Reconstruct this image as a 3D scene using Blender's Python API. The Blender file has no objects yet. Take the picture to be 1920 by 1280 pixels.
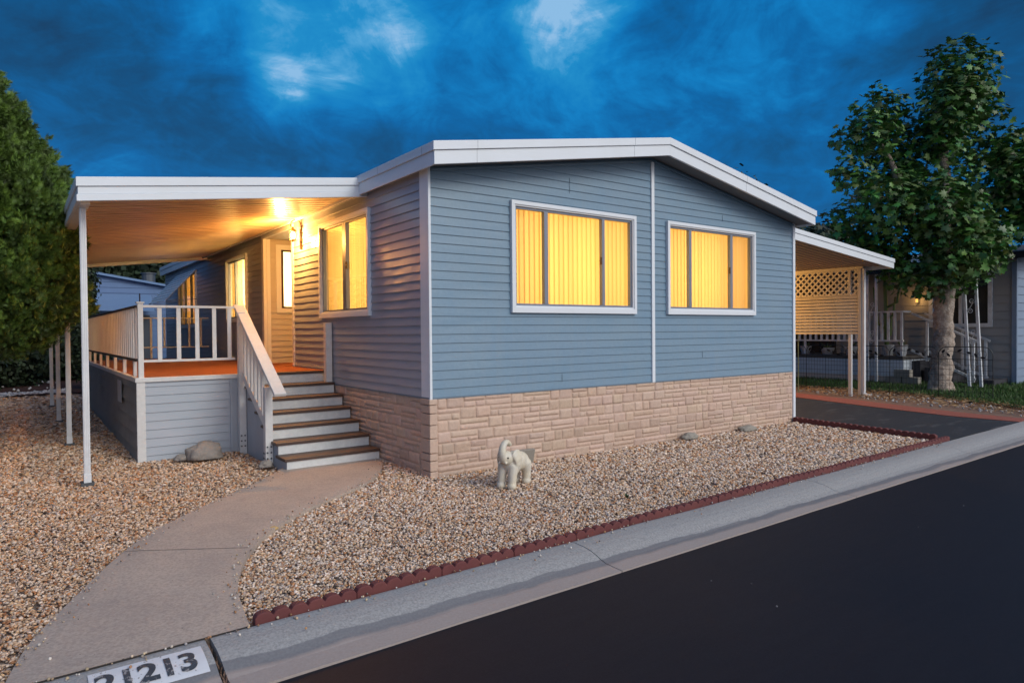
import bpy, bmesh, math, random
import numpy as np
from mathutils import Vector, Matrix, noise
R = math.radians
random.seed(7); RNG = np.random.default_rng(7)
S = bpy.context.scene
COL = S.collection

# ------------------------------------------------------------ camera
CAM = Vector((-3.688, -6.532, 1.58))
yaw, pit, rol = R(36.379), R(-0.885), R(-0.492)
FWD = Vector((math.sin(yaw)*math.cos(pit), math.cos(yaw)*math.cos(pit), math.sin(pit)))
RT0 = Vector((math.cos(yaw), -math.sin(yaw), 0)); UP0 = RT0.cross(FWD)
RT = RT0*math.cos(rol)+UP0*math.sin(rol); UP = -RT0*math.sin(rol)+UP0*math.cos(rol)
cd = bpy.data.cameras.new("camera"); cam = bpy.data.objects.new("camera", cd); COL.objects.link(cam)
cd.sensor_width = 36; cd.lens = 1264.243/1920*36; cd.clip_end = 1500; cd.clip_start = 0.05
cam.matrix_world = Matrix(((RT.x, UP.x, -FWD.x, CAM.x), (RT.y, UP.y, -FWD.y, CAM.y), (RT.z, UP.z, -FWD.z, CAM.z), (0, 0, 0, 1)))
S.camera = cam
S.view_settings.view_transform = 'Standard'; S.view_settings.look = 'None'
S.view_settings.exposure = 0.0; S.view_settings.gamma = 1.0

# ------------------------------------------------------------ node helper
class NT:
    def __init__(s, tree): s.t = tree; s.n = tree.nodes; s.l = tree.links
    def add(s, typ, **kw):
        nd = s.n.new(typ)
        for k, v in kw.items():
            if k.startswith('i_'):
                nd.inputs[int(k[2:]) if k[2:].isdigit() else k[2:].replace('_', ' ')].default_value = v
            else: setattr(nd, k, v)
        return nd
    def link(s, a, b): s.l.new(a, b)
    def ramp(s, fac, stops, interp='LINEAR'):
        r = s.n.new('ShaderNodeValToRGB'); r.color_ramp.interpolation = interp
        e = r.color_ramp.elements
        while len(e) < len(stops): e.new(0.5)
        for x, (p, c) in zip(e, stops): x.position = p; x.color = (*c, 1) if len(c) == 3 else c
        s.link(fac, r.inputs[0]); return r.outputs[0]
    def noise(s, vec, scale, detail=4, rough=.55, dist=0.):
        n = s.n.new('ShaderNodeTexNoise'); n.inputs['Scale'].default_value = scale
        n.inputs['Detail'].default_value = detail; n.inputs['Roughness'].default_value = rough; n.inputs['Distortion'].default_value = dist
        if vec is not None: s.link(vec, n.inputs['Vector'])
        return n.outputs['Fac']
    def mix(s, fac, a, b, mode='MIX'):
        m = s.n.new('ShaderNodeMix'); m.data_type = 'RGBA'; m.blend_type = mode
        for sock, v in ((m.inputs[0], fac), (m.inputs[6], a), (m.inputs[7], b)):
            if isinstance(v, (int, float)): sock.default_value = v
            elif isinstance(v, tuple): sock.default_value = (*v, 1) if len(v) == 3 else v
            else: s.link(v, sock)
        return m.outputs[2]
    def math(s, op, a, b=0., clamp=False):
        m = s.n.new('ShaderNodeMath'); m.operation = op; m.use_clamp = clamp
        for i, v in enumerate((a, b)):
            if isinstance(v, (int, float)): m.inputs[i].default_value = v
            else: s.link(v, m.inputs[i])
        return m.outputs[0]
    def vscale(s, vec, xyz, off=(0, 0, 0)):
        m = s.n.new('ShaderNodeMapping'); m.inputs['Scale'].default_value = xyz; m.inputs['Location'].default_value = off
        s.link(vec, m.inputs['Vector']); return m.outputs[0]

# ------------------------------------------------------------ sky (dusk, storm-blue clouds, pale western afterglow behind the camera)
SUN_DIR = Vector((0.24, -0.80, 0.55)).normalized()      # towards the afterglow
w = bpy.data.worlds.new("World"); S.world = w; w.use_nodes = True
t = NT(w.node_tree); w.node_tree.nodes.clear()
tc = t.add('ShaderNodeTexCoord'); vec = tc.outputs['Generated']
sep = t.add('ShaderNodeSeparateXYZ'); t.link(vec, sep.inputs[0])
den = t.math('ADD', t.math('MAXIMUM', sep.outputs[2], 0.0), 0.16)
cx = t.math('DIVIDE', sep.outputs[0], den); cy = t.math('DIVIDE', sep.outputs[1], den)
cmb = t.add('ShaderNodeCombineXYZ'); t.link(cx, cmb.inputs[0]); t.link(cy, cmb.inputs[1])
pl = cmb.outputs[0]
def spot(d, lo, hi):
    dp = t.add('ShaderNodeVectorMath', operation='DOT_PRODUCT'); t.link(vec, dp.inputs[0]); dp.inputs[1].default_value = d
    m = t.add('ShaderNodeMapRange', interpolation_type='SMOOTHSTEP'); t.link(dp.outputs['Value'], m.inputs[0])
    m.inputs[1].default_value = lo; m.inputs[2].default_value = hi; return m.outputs[0]
def dirp(px, py):
    d = FWD + RT*((px-960)/1264.2) - UP*((py-640)/1264.2); d.normalize(); return tuple(d)
dv = t.vscale(vec, (1, 1, 1.9), (1.3, 7.7, 2.0))
n1 = t.noise(dv, 2.3, 9, .60, .55)                                   # big cloud masses
n2 = t.noise(t.vscale(vec, (1, 1, 1.5), (4.3, 2.7, 5.0)), 6.0, 9, .62, .9)      # mottling
n3 = t.noise(t.vscale(pl, (1, 1, 1), (3.1, 1.7, 0)), 1.5, 6, .55, .3)  # drawn-out layers
n4 = t.noise(t.vscale(vec, (1, 1, 1.4), (6.3, .7, 3.0)), 15, 7, .62, 1.1)
f = t.math('ADD', t.math('ADD', t.math('MULTIPLY', n1, .34), t.math('MULTIPLY', n2, .38)), t.math('ADD', t.math('MULTIPLY', n3, .12), t.math('MULTIPLY', n4, .16)))
f = t.math('ADD', t.math('MULTIPLY', t.math('SUBTRACT', f, .5), 2.05), .475)
holes = None
for px, py, r, g in ((610, 60, 10, .26), (585, 85, 5.5, .20), (1065, 0, 6, .34), (830, 40, 13, .12), (525, 170, 3.0, .20), (745, 40, 3.5, .13), (1035, 175, 4, .12), (1180, 200, 12, .10), (420, 60, 7, .12), (1500, 60, 9, .10), (80, 30, 9, -.14), (1890, 90, 8, -.16), (430, 260, 8, -.08)):
    h = t.math('MULTIPLY', spot(dirp(px, py), math.cos(R(r)), 1.0), g)
    holes = h if holes is None else t.math('ADD', holes, h)
f = t.math('ADD', f, holes)
skycol = t.ramp(f, [(0.12, (.006, .042, .112)), (0.34, (.003, .078, .220)), (0.52, (.0015, .125, .37)), (0.68, (.003, .20, .53)), (0.82, (.012, .26, .58)), (0.92, (.08, .36, .67)), (1.0, (.26, .50, .77))])
# afterglow in the west, behind the camera
glow = spot(tuple(Vector((.25, -.95, .30)).normalized()), 0.25, .98)
skycol = t.mix(t.math('MULTIPLY', glow, 1.0), skycol, (1.15, 1.12, 1.20))
nis = t.add('ShaderNodeTexSky', sky_type='NISHITA', sun_disc=False, sun_elevation=math.asin(SUN_DIR.z), sun_rotation=math.atan2(SUN_DIR.x, SUN_DIR.y))
bg1 = t.add('ShaderNodeBackground'); t.link(skycol, bg1.inputs[0]); bg1.inputs[1].default_value = 1.0
bg2 = t.add('ShaderNodeBackground'); t.link(nis.outputs[0], bg2.inputs[0]); bg2.inputs[1].default_value = 0.003
ads = t.add('ShaderNodeAddShader'); t.link(bg1.outputs[0], ads.inputs[0]); t.link(bg2.outputs[0], ads.inputs[1])
wo = t.add('ShaderNodeOutputWorld'); t.link(ads.outputs[0], wo.inputs[0])

sd = bpy.data.lights.new("sun", 'SUN'); sun = bpy.data.objects.new("sun", sd); COL.objects.link(sun)
sd.energy = 1.42; sd.angle = R(24); sd.color = (1, .985, .90)
sun.rotation_euler = (-SUN_DIR).to_track_quat('-Z', 'Y').to_euler(); sun.location = SUN_DIR*40

# ------------------------------------------------------------ materials
MATS = {}
def mat(name, color=(.5, .5, .5), rough=.6, bump=None, var=None, metal=0., spec=.5, fn=None, attr=None):
    """var=(scale, (r,g,b), amount) mottling; bump=(scale, strength, dist); attr = per-piece tint attribute"""
    m = bpy.data.materials.new(name); m.use_nodes = True; t = NT(m.node_tree)
    b = m.node_tree.nodes['Principled BSDF']
    b.inputs['Roughness'].default_value = rough; b.inputs['Metallic'].default_value = metal
    b.inputs['Specular IOR Level'].default_value = spec
    geo = t.add('ShaderNodeNewGeometry'); pos = geo.outputs['Position']
    c = None
    if var:
        for sc, c2, am in (var if isinstance(var, list) else [var]):
            n = t.noise(t.vscale(pos, (sc, sc, sc)) if isinstance(sc, (int, float)) else t.vscale(pos, sc), 1, 6, .62)
            mr = t.add('ShaderNodeMapRange'); t.link(n, mr.inputs[0]); mr.inputs[1].default_value = .38; mr.inputs[2].default_value = .68
            c = t.mix(t.math('MULTIPLY', mr.outputs[0], am), c if c is not None else color, c2)
    if attr:
        a = t.add('ShaderNodeAttribute', attribute_name=attr)
        c = t.mix(1., c if c is not None else color, a.outputs['Color'], 'MULTIPLY')
    if c is not None: t.link(c, b.inputs['Base Color'])
    else: b.inputs['Base Color'].default_value = (*color, 1)
    if bump:
        h = None
        for sc, st, di in (bump if isinstance(bump, list) else [bump]):
            n = t.noise(t.vscale(pos, (sc, sc, sc)) if isinstance(sc, (int, float)) else t.vscale(pos, sc), 1, 5, .6)
            bp = t.add('ShaderNodeBump'); bp.inputs['Strength'].default_value = st; bp.inputs['Distance'].default_value = di
            t.link(n, bp.inputs['Height'])
            if h is not None: t.link(h, bp.inputs['Normal'])
            h = bp.outputs[0]
        t.link(h, b.inputs['Normal'])
    if fn: fn(t, b, pos, c)
    MATS[name] = m; return m

SID = mat('blue_siding', (.168, .268, .372), .42, bump=[((3, 3, 9), .25, .01), (60, .12, .002)], var=[(1.1, (.19, .29, .37), .8), ((.7, .7, 5), (.125, .235, .345), .7), ((9, 9, .8), (.20, .27, .33), .35), (26, (.11, .18, .24), .22)])
SIDSIDE = mat('blue_siding_side_lit', (.30, .34, .42), .30, bump=[((3, 3, 5), .35, .012), (60, .10, .002)], var=[(1.1, (.33, .38, .46), .6)])  # same siding as the front, colour lightened to imitate warm lamp bounce
WHT = mat('white_trim', (.72, .77, .83), .42, bump=(40, .08, .002), var=[(2.2, (.66, .70, .73), .5), ((3, 3, 30), (.68, .70, .70), .25)])
WHTM = mat('white_metal', (.72, .74, .76), .35, bump=(30, .05, .002), var=[(3., (.60, .62, .64), .6), (14, (.45, .43, .40), .18)])
PWHT = mat('painted_wood', (.70, .70, .69), .5, bump=[((8, 8, 60), .25, .003), (90, .1, .001)], var=[(2.5, (.60, .60, .60), .6), (22, (.45, .42, .38), .22)])
CEIL = mat('lampglow_aluminium', (.60, .43, .26), .32, bump=[((1.3, 14, 2), .35, .006)], var=[((1.2, 9, 1), (.42, .32, .22), .9)], spec=.8)  # white metal ceiling, with the orange lamp glow put into its colour
ALU = mat('window_aluminium', (.20, .23, .28), .4, metal=.4)
SKIRT = mat('deck_siding', (.36, .41, .47), .45, bump=[((3, 3, 8), .3, .008)], var=[(1.3, (.43, .45, .50), .7)])
TREAD = mat('brown_tread', (.062, .034, .025), .5, bump=(70, .35, .003), var=[(6, (.095, .052, .036), .8)])
RISER = mat('riser_paint', (.70, .71, .70), .5, bump=(50, .15, .002), var=[(3.5, (.50, .53, .55), .8), (25, (.38, .36, .33), .18)])
STEPS = mat('step_side_paint', (.40, .43, .47), .55, var=[(3, (.32, .36, .42), .7)])
CARP = mat('outdoor_carpet', (.27, .080, .022), .95, bump=(160, .5, .004), var=[(3, (.18, .052, .016), .8), ((1, 6, 1), (.33, .11, .035), .4)])
STONE = mat('stone_panel', (.58, .42, .325), .62, bump=[(30, .5, .010), (90, .5, .004)], var=[(2.2, (.62, .48, .38), .7), (30, (.42, .30, .25), .45)], attr='tint')
JOINT = mat('stone_joint', (.53, .39, .305), .7, bump=(60, .3, .003))
GRAV = mat('gravel_stone', (1, 1, 1), .65, var=(55, (.78, .72, .68), .55), attr='tint')
CONC = None

def conc_fn(col2, scale):
    def fn(t, b, pos, c):
        v = t.add('ShaderNodeTexVoronoi', feature='F1'); v.inputs['Scale'].default_value = scale; t.link(pos, v.inputs['Vector'])
        m = t.math('LESS_THAN', v.outputs['Distance'], .07)
        nn = t.noise(pos, 9, 2); m = t.math('MULTIPLY', m, t.math('GREATER_THAN', nn, .56))
        t.link(t.mix(m, c, col2), b.inputs['Base Color'])
    return fn
PATHM = mat('path_concrete', (.50, .415, .345), .75, bump=[(7, .25, .01), (160, .35, .002), ((2, 9, 1), .15, .004)],
            var=[(1.6, (.37, .31, .27), .8), (5, (.54, .43, .35), .5), (60, (.22, .18, .165), .6)], fn=conc_fn((.10, .085, .08), 14))
def kerb_fn(t, b, pos, c):
    s = t.add('ShaderNodeSeparateXYZ'); t.link(pos, s.inputs[0])
    wv = t.noise(t.vscale(pos, (1.8, .3, .3)), 1, 4, .55); wv2 = t.noise(t.vscale(pos, (9, 1, 1)), 1, 3)
    yy = t.math('ADD', s.outputs[1], t.math('ADD', t.math('MULTIPLY', wv, .11), t.math('MULTIPLY', wv2, .02)))
    def band(lo, hi, soft):
        a = t.add('ShaderNodeMapRange'); t.link(yy, a.inputs[0]); a.inputs[1].default_value = lo; a.inputs[2].default_value = lo+soft
        d = t.add('ShaderNodeMapRange'); t.link(yy, d.inputs[0]); d.inputs[1].default_value = hi-soft; d.inputs[2].default_value = hi
        d.inputs[3].default_value = 1; d.inputs[4].default_value = 0
        return t.math('MULTIPLY', a.outputs[0], d.outputs[0])
    c2 = t.mix(t.math('MULTIPLY', band(-3.085, -2.985, .008), .72), c, (.125, .125, .14))
    pan = t.add('ShaderNodeMapRange'); t.link(yy, pan.inputs[0]); pan.inputs[1].default_value = -3.05; pan.inputs[2].default_value = -3.075
    c3 = t.mix(t.math('MULTIPLY', pan.outputs[0], .7), c2, (.36, .29, .26))
    t.link(c3, b.inputs['Base Color'])
KERBM = mat('kerb_concrete', (.37, .365, .36), .8, bump=[(6, .2, .01), (150, .4, .002)], var=[(1.3, (.37, .365, .36), .7), (70, (.13, .13, .135), .65), (30, (.33, .32, .31), .3)], fn=kerb_fn)
ROADM = mat('sealed_asphalt', (.0062, .0068, .012), .62, bump=[(220, .4, .003), (2, .1, .01)], var=[(.7, (.011, .0088, .012), .7), ((1.5, 6, 1), (.006, .007, .012), .6), ((2, 14, 1), (.022, .021, .027), .2), (90, (.018, .018, .026), .5)], spec=.2)
def drv_fn(t, b, pos, c):
    n = t.noise(t.vscale(pos, (1.4, 4.5, 1)), 1, 8, .7)
    m = t.add('ShaderNodeMapRange'); t.link(n, m.inputs[0]); m.inputs[1].default_value = .54; m.inputs[2].default_value = .70
    t.link(t.mix(t.math('MULTIPLY', m.outputs[0], .75), c, (.12, .12, .125)), b.inputs['Base Color'])
DRVM = mat('worn_asphalt', (.028, .033, .042), .7, bump=(150, .5, .003), var=(1, (.038, .042, .05), .6), fn=drv_fn, spec=.25)
REDC = mat('red_concrete', (.125, .032, .033), .8, bump=[(30, .3, .004), (160, .4, .002)], var=[(4, (.19, .055, .048), .6), (40, (.12, .04, .036), .5)])
REDP = mat('red_painted_strip', (.27, .068, .045), .8, bump=(120, .3, .002), var=[(3, (.25, .06, .045), .7), (25, (.36, .16, .11), .4)])
EARTH = mat('dark_earth', (.035, .024, .02), .95, bump=[(9, .6, .05), (60, .6, .01)], var=[(3, (.055, .035, .028), .8)])
GRAVB = mat('gravel_bed', (.25, .185, .15), .9, bump=[(90, .9, .02)], var=[(60, (.12, .09, .075), .9), (35, (.36, .28, .22), .6)])
DIRT = mat('straw_dirt', (.17, .105, .08), .95, bump=(50, .6, .01), var=[(14, (.26, .18, .12), .7), (5, (.13, .06, .045), .5)])
MULCH = mat('red_mulch', (.06, .018, .012), .95, bump=(40, .9, .03), var=[(22, (.03, .012, .01), .8)])
GRASSB = mat('turf_soil', (.02, .045, .012), .95, bump=(60, .5, .01))
GRASS = mat('grass_blade', (.045, .115, .018), .6, attr='tint')
STRAW = mat('straw', (.42, .27, .14), .8, attr='tint')
ROCK = mat('grey_rock', (.27, .24, .215), .85, bump=[(9, .6, .02), (60, .5, .004)], var=[(7, (.19, .17, .16), .8), (40, (.34, .30, .26), .5)])
BLOCK = mat('grey_block', (.28, .26, .225), .85, bump=(90, .5, .003))
ELE = mat('plaster_ivory', (.66, .62, .53), .55, bump=[(45, .2, .004)], var=[(9, (.70, .60, .40), .75), (22, (.42, .40, .38), .30)])
DARK = mat('dark_eye', (.03, .025, .02), .3)
BLACKM = mat('black_wire', (.012, .012, .014), .5)
BRONZE = mat('bronze_metal', (.10, .065, .03), .35, metal=.7)
BARK = mat('mottled_bark', (.46, .37, .30), .9, bump=[(9, .9, .05), (40, .9, .015)], var=[(5, (.26, .18, .13), .9), (13, (.62, .54, .46), .8), (30, (.15, .11, .09), .6)])
BARKD = mat('dark_bark', (.07, .045, .03), .9, bump=(20, .8, .02))
LEAF = mat('sycamore_leaf', (.078, .165, .038), .5, attr='tint')
CYP = mat('arborvitae_spray', (.080, .145, .026), .6, attr='tint')
DLEAF = mat('dark_leaf', (.018, .035, .014), .7, attr='tint')
CACT = mat('cactus_skin', (.13, .20, .07), .6)
POTW = mat('white_pot', (.42, .44, .46), .6, var=(6, (.30, .31, .33), .6))
LATT = mat('lattice_paint', (.64, .58, .50), .5, var=(4, (.52, .47, .41), .6))
NSID = mat('neighbour_siding', (.30, .31, .31), .6, var=[(1.5, (.24, .25, .26), .7)], bump=(30, .1, .002))
NSIDF = mat('neighbour_front_siding', (.20, .27, .37), .55, var=[(1.5, (.17, .23, .33), .7)])
NWHT = mat('neighbour_white', (.70, .73, .76), .5, var=(5, (.36, .37, .38), .6))
NROOF = mat('dark_roof', (.03, .03, .038), .8)
NDARK = mat('porch_dark_wood', (.035, .022, .016), .8)
BGSID = mat('far_siding_skylit', (.08, .16, .33), .55, var=(1.5, (.06, .13, .28), .7))  # blue deepened to imitate a wall lit by the sky alone
BGROOF = mat('far_corrugated', (.12, .22, .40), .4)
GREYP = mat('galvanised', (.10, .11, .12), .5, metal=.5)
STAKE = mat('green_stake', (.16, .19, .09), .5)
WSTONE = mat('white_stone', (.62, .62, .64), .7, attr='tint')
FLOORM = mat('inner_floor', (.4, .35, .3), .8)
PALE = mat('plaster_inner', (.7, .62, .45), .8)

def paint_fn(base):
    def fn(t, b, pos, c):
        n = t.noise(pos, 38, 6, .7); v = t.noise(pos, 9, 3)
        k = t.math('GREATER_THAN', t.math('ADD', t.math('MULTIPLY', n, .7), t.math('MULTIPLY', v, .3)), base)
        t.link(t.mix(k, c, (.27, .26, .265)), b.inputs['Base Color'])
    return fn
PLATE = mat('plate_paint', (.66, .67, .70), .6, fn=paint_fn(.585), var=(20, (.58, .59, .62), .5))
DIGIT = mat('number_paint', (.035, .045, .06), .6, fn=paint_fn(.56), var=(20, (.07, .08, .09), .5))

def emis(name, col, st):
    m = bpy.data.materials.new(name); m.use_nodes = True; t = NT(m.node_tree); t.n.clear()
    e = t.add('ShaderNodeEmission'); e.inputs[0].default_value = (*col, 1); e.inputs[1].default_value = st
    o = t.add('ShaderNodeOutputMaterial'); t.link(e.outputs[0], o.inputs[0]); return m
BULB = emis('lamp_bulb', (1, .80, .45), 40)
BULB2 = emis('small_bulb', (1, .50, .10), 1.6)
def blind_mat(name, col):
    m = bpy.data.materials.new(name); m.use_nodes = True; t = NT(m.node_tree); t.n.clear()
    a = t.add('ShaderNodeBsdfTranslucent'); d = t.add('ShaderNodeBsdfDiffuse')
    at = t.add('ShaderNodeAttribute', attribute_name='tint')
    c = t.mix(1., col, at.outputs['Color'], 'MULTIPLY')
    t.link(c, a.inputs[0]); d.inputs[0].default_value = (.55, .42, .22, 1)
    mx = t.add('ShaderNodeMixShader'); mx.inputs[0].default_value = .25
    t.link(a.outputs[0], mx.inputs[1]); t.link(d.outputs[0], mx.inputs[2])
    o = t.add('ShaderNodeOutputMaterial'); t.link(mx.outputs[0], o.inputs[0]); return m
BLIND = blind_mat('blind_fabric', (.97, .66, .27))
SHEER = blind_mat('sheer_curtain', (.98, .90, .66))
def glass():
    m = bpy.data.materials.new('window_glass'); m.use_nodes = True; t = NT(m.node_tree); t.n.clear()
    tr = t.add('ShaderNodeBsdfTransparent'); tr.inputs[0].default_value = (.97, .97, .96, 1)
    g = t.add('ShaderNodeBsdfGlossy'); g.inputs['Roughness'].default_value = .03
    fr = t.add('ShaderNodeFresnel'); fr.inputs[0].default_value = 1.45
    mx = t.add('ShaderNodeMixShader'); t.link(t.math('MULTIPLY', fr.outputs[0], .4), mx.inputs[0])
    t.link(tr.outputs[0], mx.inputs[1]); t.link(g.outputs[0], mx.inputs[2])
    o = t.add('ShaderNodeOutputMaterial'); t.link(mx.outputs[0], o.inputs[0]); return m
GLASS = glass()
DGLASS = mat('dark_glass', (.02, .025, .03), .08)

# ------------------------------------------------------------ object helpers
ORG = {}
def tag(o, label=None, cat=None, group=None, kind=None):
    for k, v in (('label', label), ('category', cat), ('group', group), ('kind', kind)):
        if v: o[k] = v
    return o
def empty(name, loc, label, cat, group=None):
    o = bpy.data.objects.new(name, None); COL.objects.link(o); o.location = loc; o.empty_display_size = .2
    ORG[o.name] = Vector(loc); return tag(o, label, cat, group)
def link_mesh(name, me, m, parent=None):
    o = bpy.data.objects.new(name, me); COL.objects.link(o)
    if m: me.materials.append(m)
    if parent: o.parent = parent; ORG[o.name] = ORG[parent.name]
    else: ORG[o.name] = Vector((0, 0, 0))
    return o
def sub(v, parent):
    return v - ORG[parent.name] if parent else v
class MB:
    def __init__(s): s.v = []; s.f = []; s.t = []
    def quad(s, *p):
        i = len(s.v); s.v += [Vector(q) for q in p]; s.f.append(tuple(range(i, i+len(p)))); return s
    def obox(s, c, ax, h):
        c = Vector(c); ax = [Vector(a) for a in ax]; i = len(s.v)
        for sx in (-1, 1):
            for sy in (-1, 1):
                for sz in (-1, 1): s.v.append(c+ax[0]*h[0]*sx+ax[1]*h[1]*sy+ax[2]*h[2]*sz)
        fs = [(0, 1, 3, 2), (4, 6, 7, 5), (0, 4, 5, 1), (2, 3, 7, 6), (0, 2, 6, 4), (1, 5, 7, 3)]
        if ax[0].cross(ax[1]).dot(ax[2]) < 0: fs = [tuple(reversed(q)) for q in fs]
        s.f += [tuple(i+k for k in q) for q in fs]; return s
    def box(s, x0, x1, y0, y1, z0, z1):
        return s.obox(((x0+x1)/2, (y0+y1)/2, (z0+z1)/2), ((1, 0, 0), (0, 1, 0), (0, 0, 1)), (abs(x1-x0)/2, abs(y1-y0)/2, abs(z1-z0)/2))
    def bar(s, a, b, w, h, up=(0, 0, 1)):
        a = Vector(a); b = Vector(b); d = b-a; L = d.length; d.normalize(); up = Vector(up)
        sx = d.cross(up)
        if sx.length < 1e-4: sx = d.cross(Vector((0, 1, 0)))
        sx.normalize(); u = sx.cross(d)
        return s.obox((a+b)/2, (sx, d, u), (w/2, L/2, h/2))
    def prism(s, poly, ext):
        i = len(s.v); n = len(poly); e = Vector(ext)
        s.v += [Vector(p) for p in poly]+[Vector(p)+e for p in poly]
        s.f.append(tuple(range(i+n-1, i-1, -1))); s.f.append(tuple(range(i+n, i+2*n)))
        for k in range(n): s.f.append((i+k, i+(k+1) % n, i+n+(k+1) % n, i+n+k))
        return s
    def tube(s, pts, rad, n=8, cap=True):
        pts = [Vector(p) for p in pts]; i0 = len(s.v)
        if isinstance(rad, (int, float)): rad = [rad]*len(pts)
        prev = None
        for k, p in enumerate(pts):
            d = (pts[min(k+1, len(pts)-1)]-pts[max(k-1, 0)]).normalized()
            if prev is None:
                a = d.cross(Vector((0, 0, 1)));
                if a.length < .1: a = d.cross(Vector((1, 0, 0)))
                a.normalize()
            else: a = (prev-d*prev.dot(d)).normalized()
            prev = a; b = d.cross(a)
            for j in range(n):
                th = 2*math.pi*j/n; s.v.append(p+(a*math.cos(th)+b*math.sin(th))*rad[k])
        for k in range(len(pts)-1):
            for j in range(n):
                a0 = i0+k*n+j; a1 = i0+k*n+(j+1) % n
                s.f.append((a0, a1, a1+n, a0+n))
        if cap:
            s.f.append(tuple(i0+j for j in reversed(range(n)))); s.f.append(tuple(i0+(len(pts)-1)*n+j for j in range(n)))
        return s
    def build(s, name, m, parent=None, smooth=False, bevel=0.):
        me = bpy.data.meshes.new(name); me.from_pydata([sub(v, parent) for v in s.v], [], s.f); me.update()
        o = link_mesh(name, me, m, parent)
        if smooth:
            for p in me.polygons: p.use_smooth = True
        if bevel:
            b = o.modifiers.new('bevel', 'BEVEL'); b.width = bevel; b.segments = 2; b.limit_method = 'ANGLE'; b.angle_limit = R(40)
        return o
def np_mesh(name, V, F, m, parent=None, tint=None, smooth=False):
    """V (n,3) F (k,q) numpy; tint (n,3)"""
    me = bpy.data.meshes.new(name); V = np.asarray(V, np.float32)
    if parent: V = V-np.array(ORG[parent.name], np.float32)
    F = np.asarray(F, np.int32); q = F.shape[1]
    me.vertices.add(len(V)); me.vertices.foreach_set('co', V.ravel())
    me.loops.add(F.size); me.loops.foreach_set('vertex_index', F.ravel())
    me.polygons.add(len(F)); me.polygons.foreach_set('loop_start', np.arange(0, F.size, q, dtype=np.int32))
    me.polygons.foreach_set('loop_total', np.full(len(F), q, np.int32))
    if smooth: me.polygons.foreach_set('use_smooth', np.ones(len(F), bool))
    if tint is not None:
        ca = me.color_attributes.new('tint', 'FLOAT_COLOR', 'POINT')
        C4 = np.ones((len(V), 4), np.float32); C4[:, :3] = tint; ca.data.foreach_set('color', C4.ravel())
    me.update(calc_edges=True); me.validate()
    return link_mesh(name, me, m, parent)
def scatter(tv, tf, P, M, tint):
    """template verts (k,3) faces (f,q), positions (n,3), matrices (n,3,3), tint (n,3)"""
    n = len(P); k = len(tv)
    V = np.einsum('nij,kj->nki', M, tv)+P[:, None, :]
    F = (tf[None]+(np.arange(n)*k)[:, None, None]).reshape(-1, tf.shape[1])
    return V.reshape(-1, 3), F, np.repeat(tint, k, 0)
def rand_rot(n, rng=RNG):
    q = rng.normal(size=(n, 4)); q /= np.linalg.norm(q, axis=1)[:, None]
    a, b, c, d = q.T
    return np.stack([np.stack([1-2*(c*c+d*d), 2*(b*c-a*d), 2*(b*d+a*c)], -1), np.stack([2*(b*c+a*d), 1-2*(b*b+d*d), 2*(c*d-a*b)], -1), np.stack([2*(b*d-a*c), 2*(c*d+a*b), 1-2*(b*b+c*c)], -1)], 1)
def frame_rot(normals, rng=RNG, spin=None):
    """matrices whose local z = normal, random spin"""
    N = normals/np.linalg.norm(normals, axis=1)[:, None]; n = len(N)
    a = rng.normal(size=(n, 3)); X = a-(a*N).sum(1)[:, None]*N; X /= np.linalg.norm(X, axis=1)[:, None]
    Y = np.cross(N, X); return np.stack([X, Y, N], 2)
def dup(root, loc, label=None, rotz=None):
    r = root.copy(); COL.objects.link(r); r.location = loc; ORG[r.name] = Vector(loc)
    if label: r['label'] = label
    if rotz is not None: r.rotation_euler = (0, 0, rotz)
    for ch in list(root.children):
        c = ch.copy(); COL.objects.link(c); c.parent = r
        for g in list(ch.children):
            d = g.copy(); COL.objects.link(d); d.parent = c
    return r

# ------------------------------------------------------------ ground, road, kerb, paths
def flat(name, poly, z, m, kind='structure', thick=None):
    b = MB()
    if thick: b.prism([(x, y, z-thick) for x, y in poly], (0, 0, thick))
    else: b.quad(*[(x, y, z) for x, y in poly])
    o = b.build(name, m); tag(o, kind=kind); return o
flat('ground', [(-400, -400), (400, -400), (400, 400), (-400, 400)], -.13, EARTH)
def yb(x): return -2.733+.0205*x          # back edge of the kerb
def ye(x): return -3.262+.0125*x          # kerb / road joint
flat('road', [(-60, -45), (70, -45), (70, ye(70)+.03), (-60, ye(-60)+.03)], -.082, ROADM)
def kerb(x0, x1, name='kerb'):
    prof = [(0, -.12), (0, .0), (.03, .004), (.14, -.001), (.21, -.012), (.27, -.030), (.32, -.050), (.37, -.063), (1, -.070), (1, -.16)]
    b = MB(); n = max(2, int((x1-x0)/.15)); st = []
    for i in range(n+1):
        x = x0+(x1-x0)*i/n; y0 = yb(x); y1 = ye(x); row = []
        for a, z in prof:
            y = y1 if a == 1 else y0-a
            dz = .004*noise.noise(Vector((x*1.3, a*3, 0))); dy = .004*noise.noise(Vector((x*2.1, 5, a)))
            row.append(len(b.v)); b.v.append(Vector((x, y+dy, z+dz)))
        st.append(row)
    for i in range(n):
        for j in range(len(prof)-1): b.f.append((st[i][j], st[i][j+1], st[i+1][j+1], st[i+1][j]))
    b.f.append(tuple(st[0])); b.f.append(tuple(reversed(st[-1])))
    o = b.build(name, KERBM, smooth=False); tag(o, kind='structure')
js = [-14.5, -8.7, -2.915, -.36, 2.93, 6.3, 9.9, 13.4, 17, 30]
for a, b_ in zip(js[:-1], js[1:]):
    g = .016 if abs(a+2.915) < .01 else .004
    kerb(a+g, b_-(.012 if abs(b_+2.915) < .01 else .004))

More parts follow.
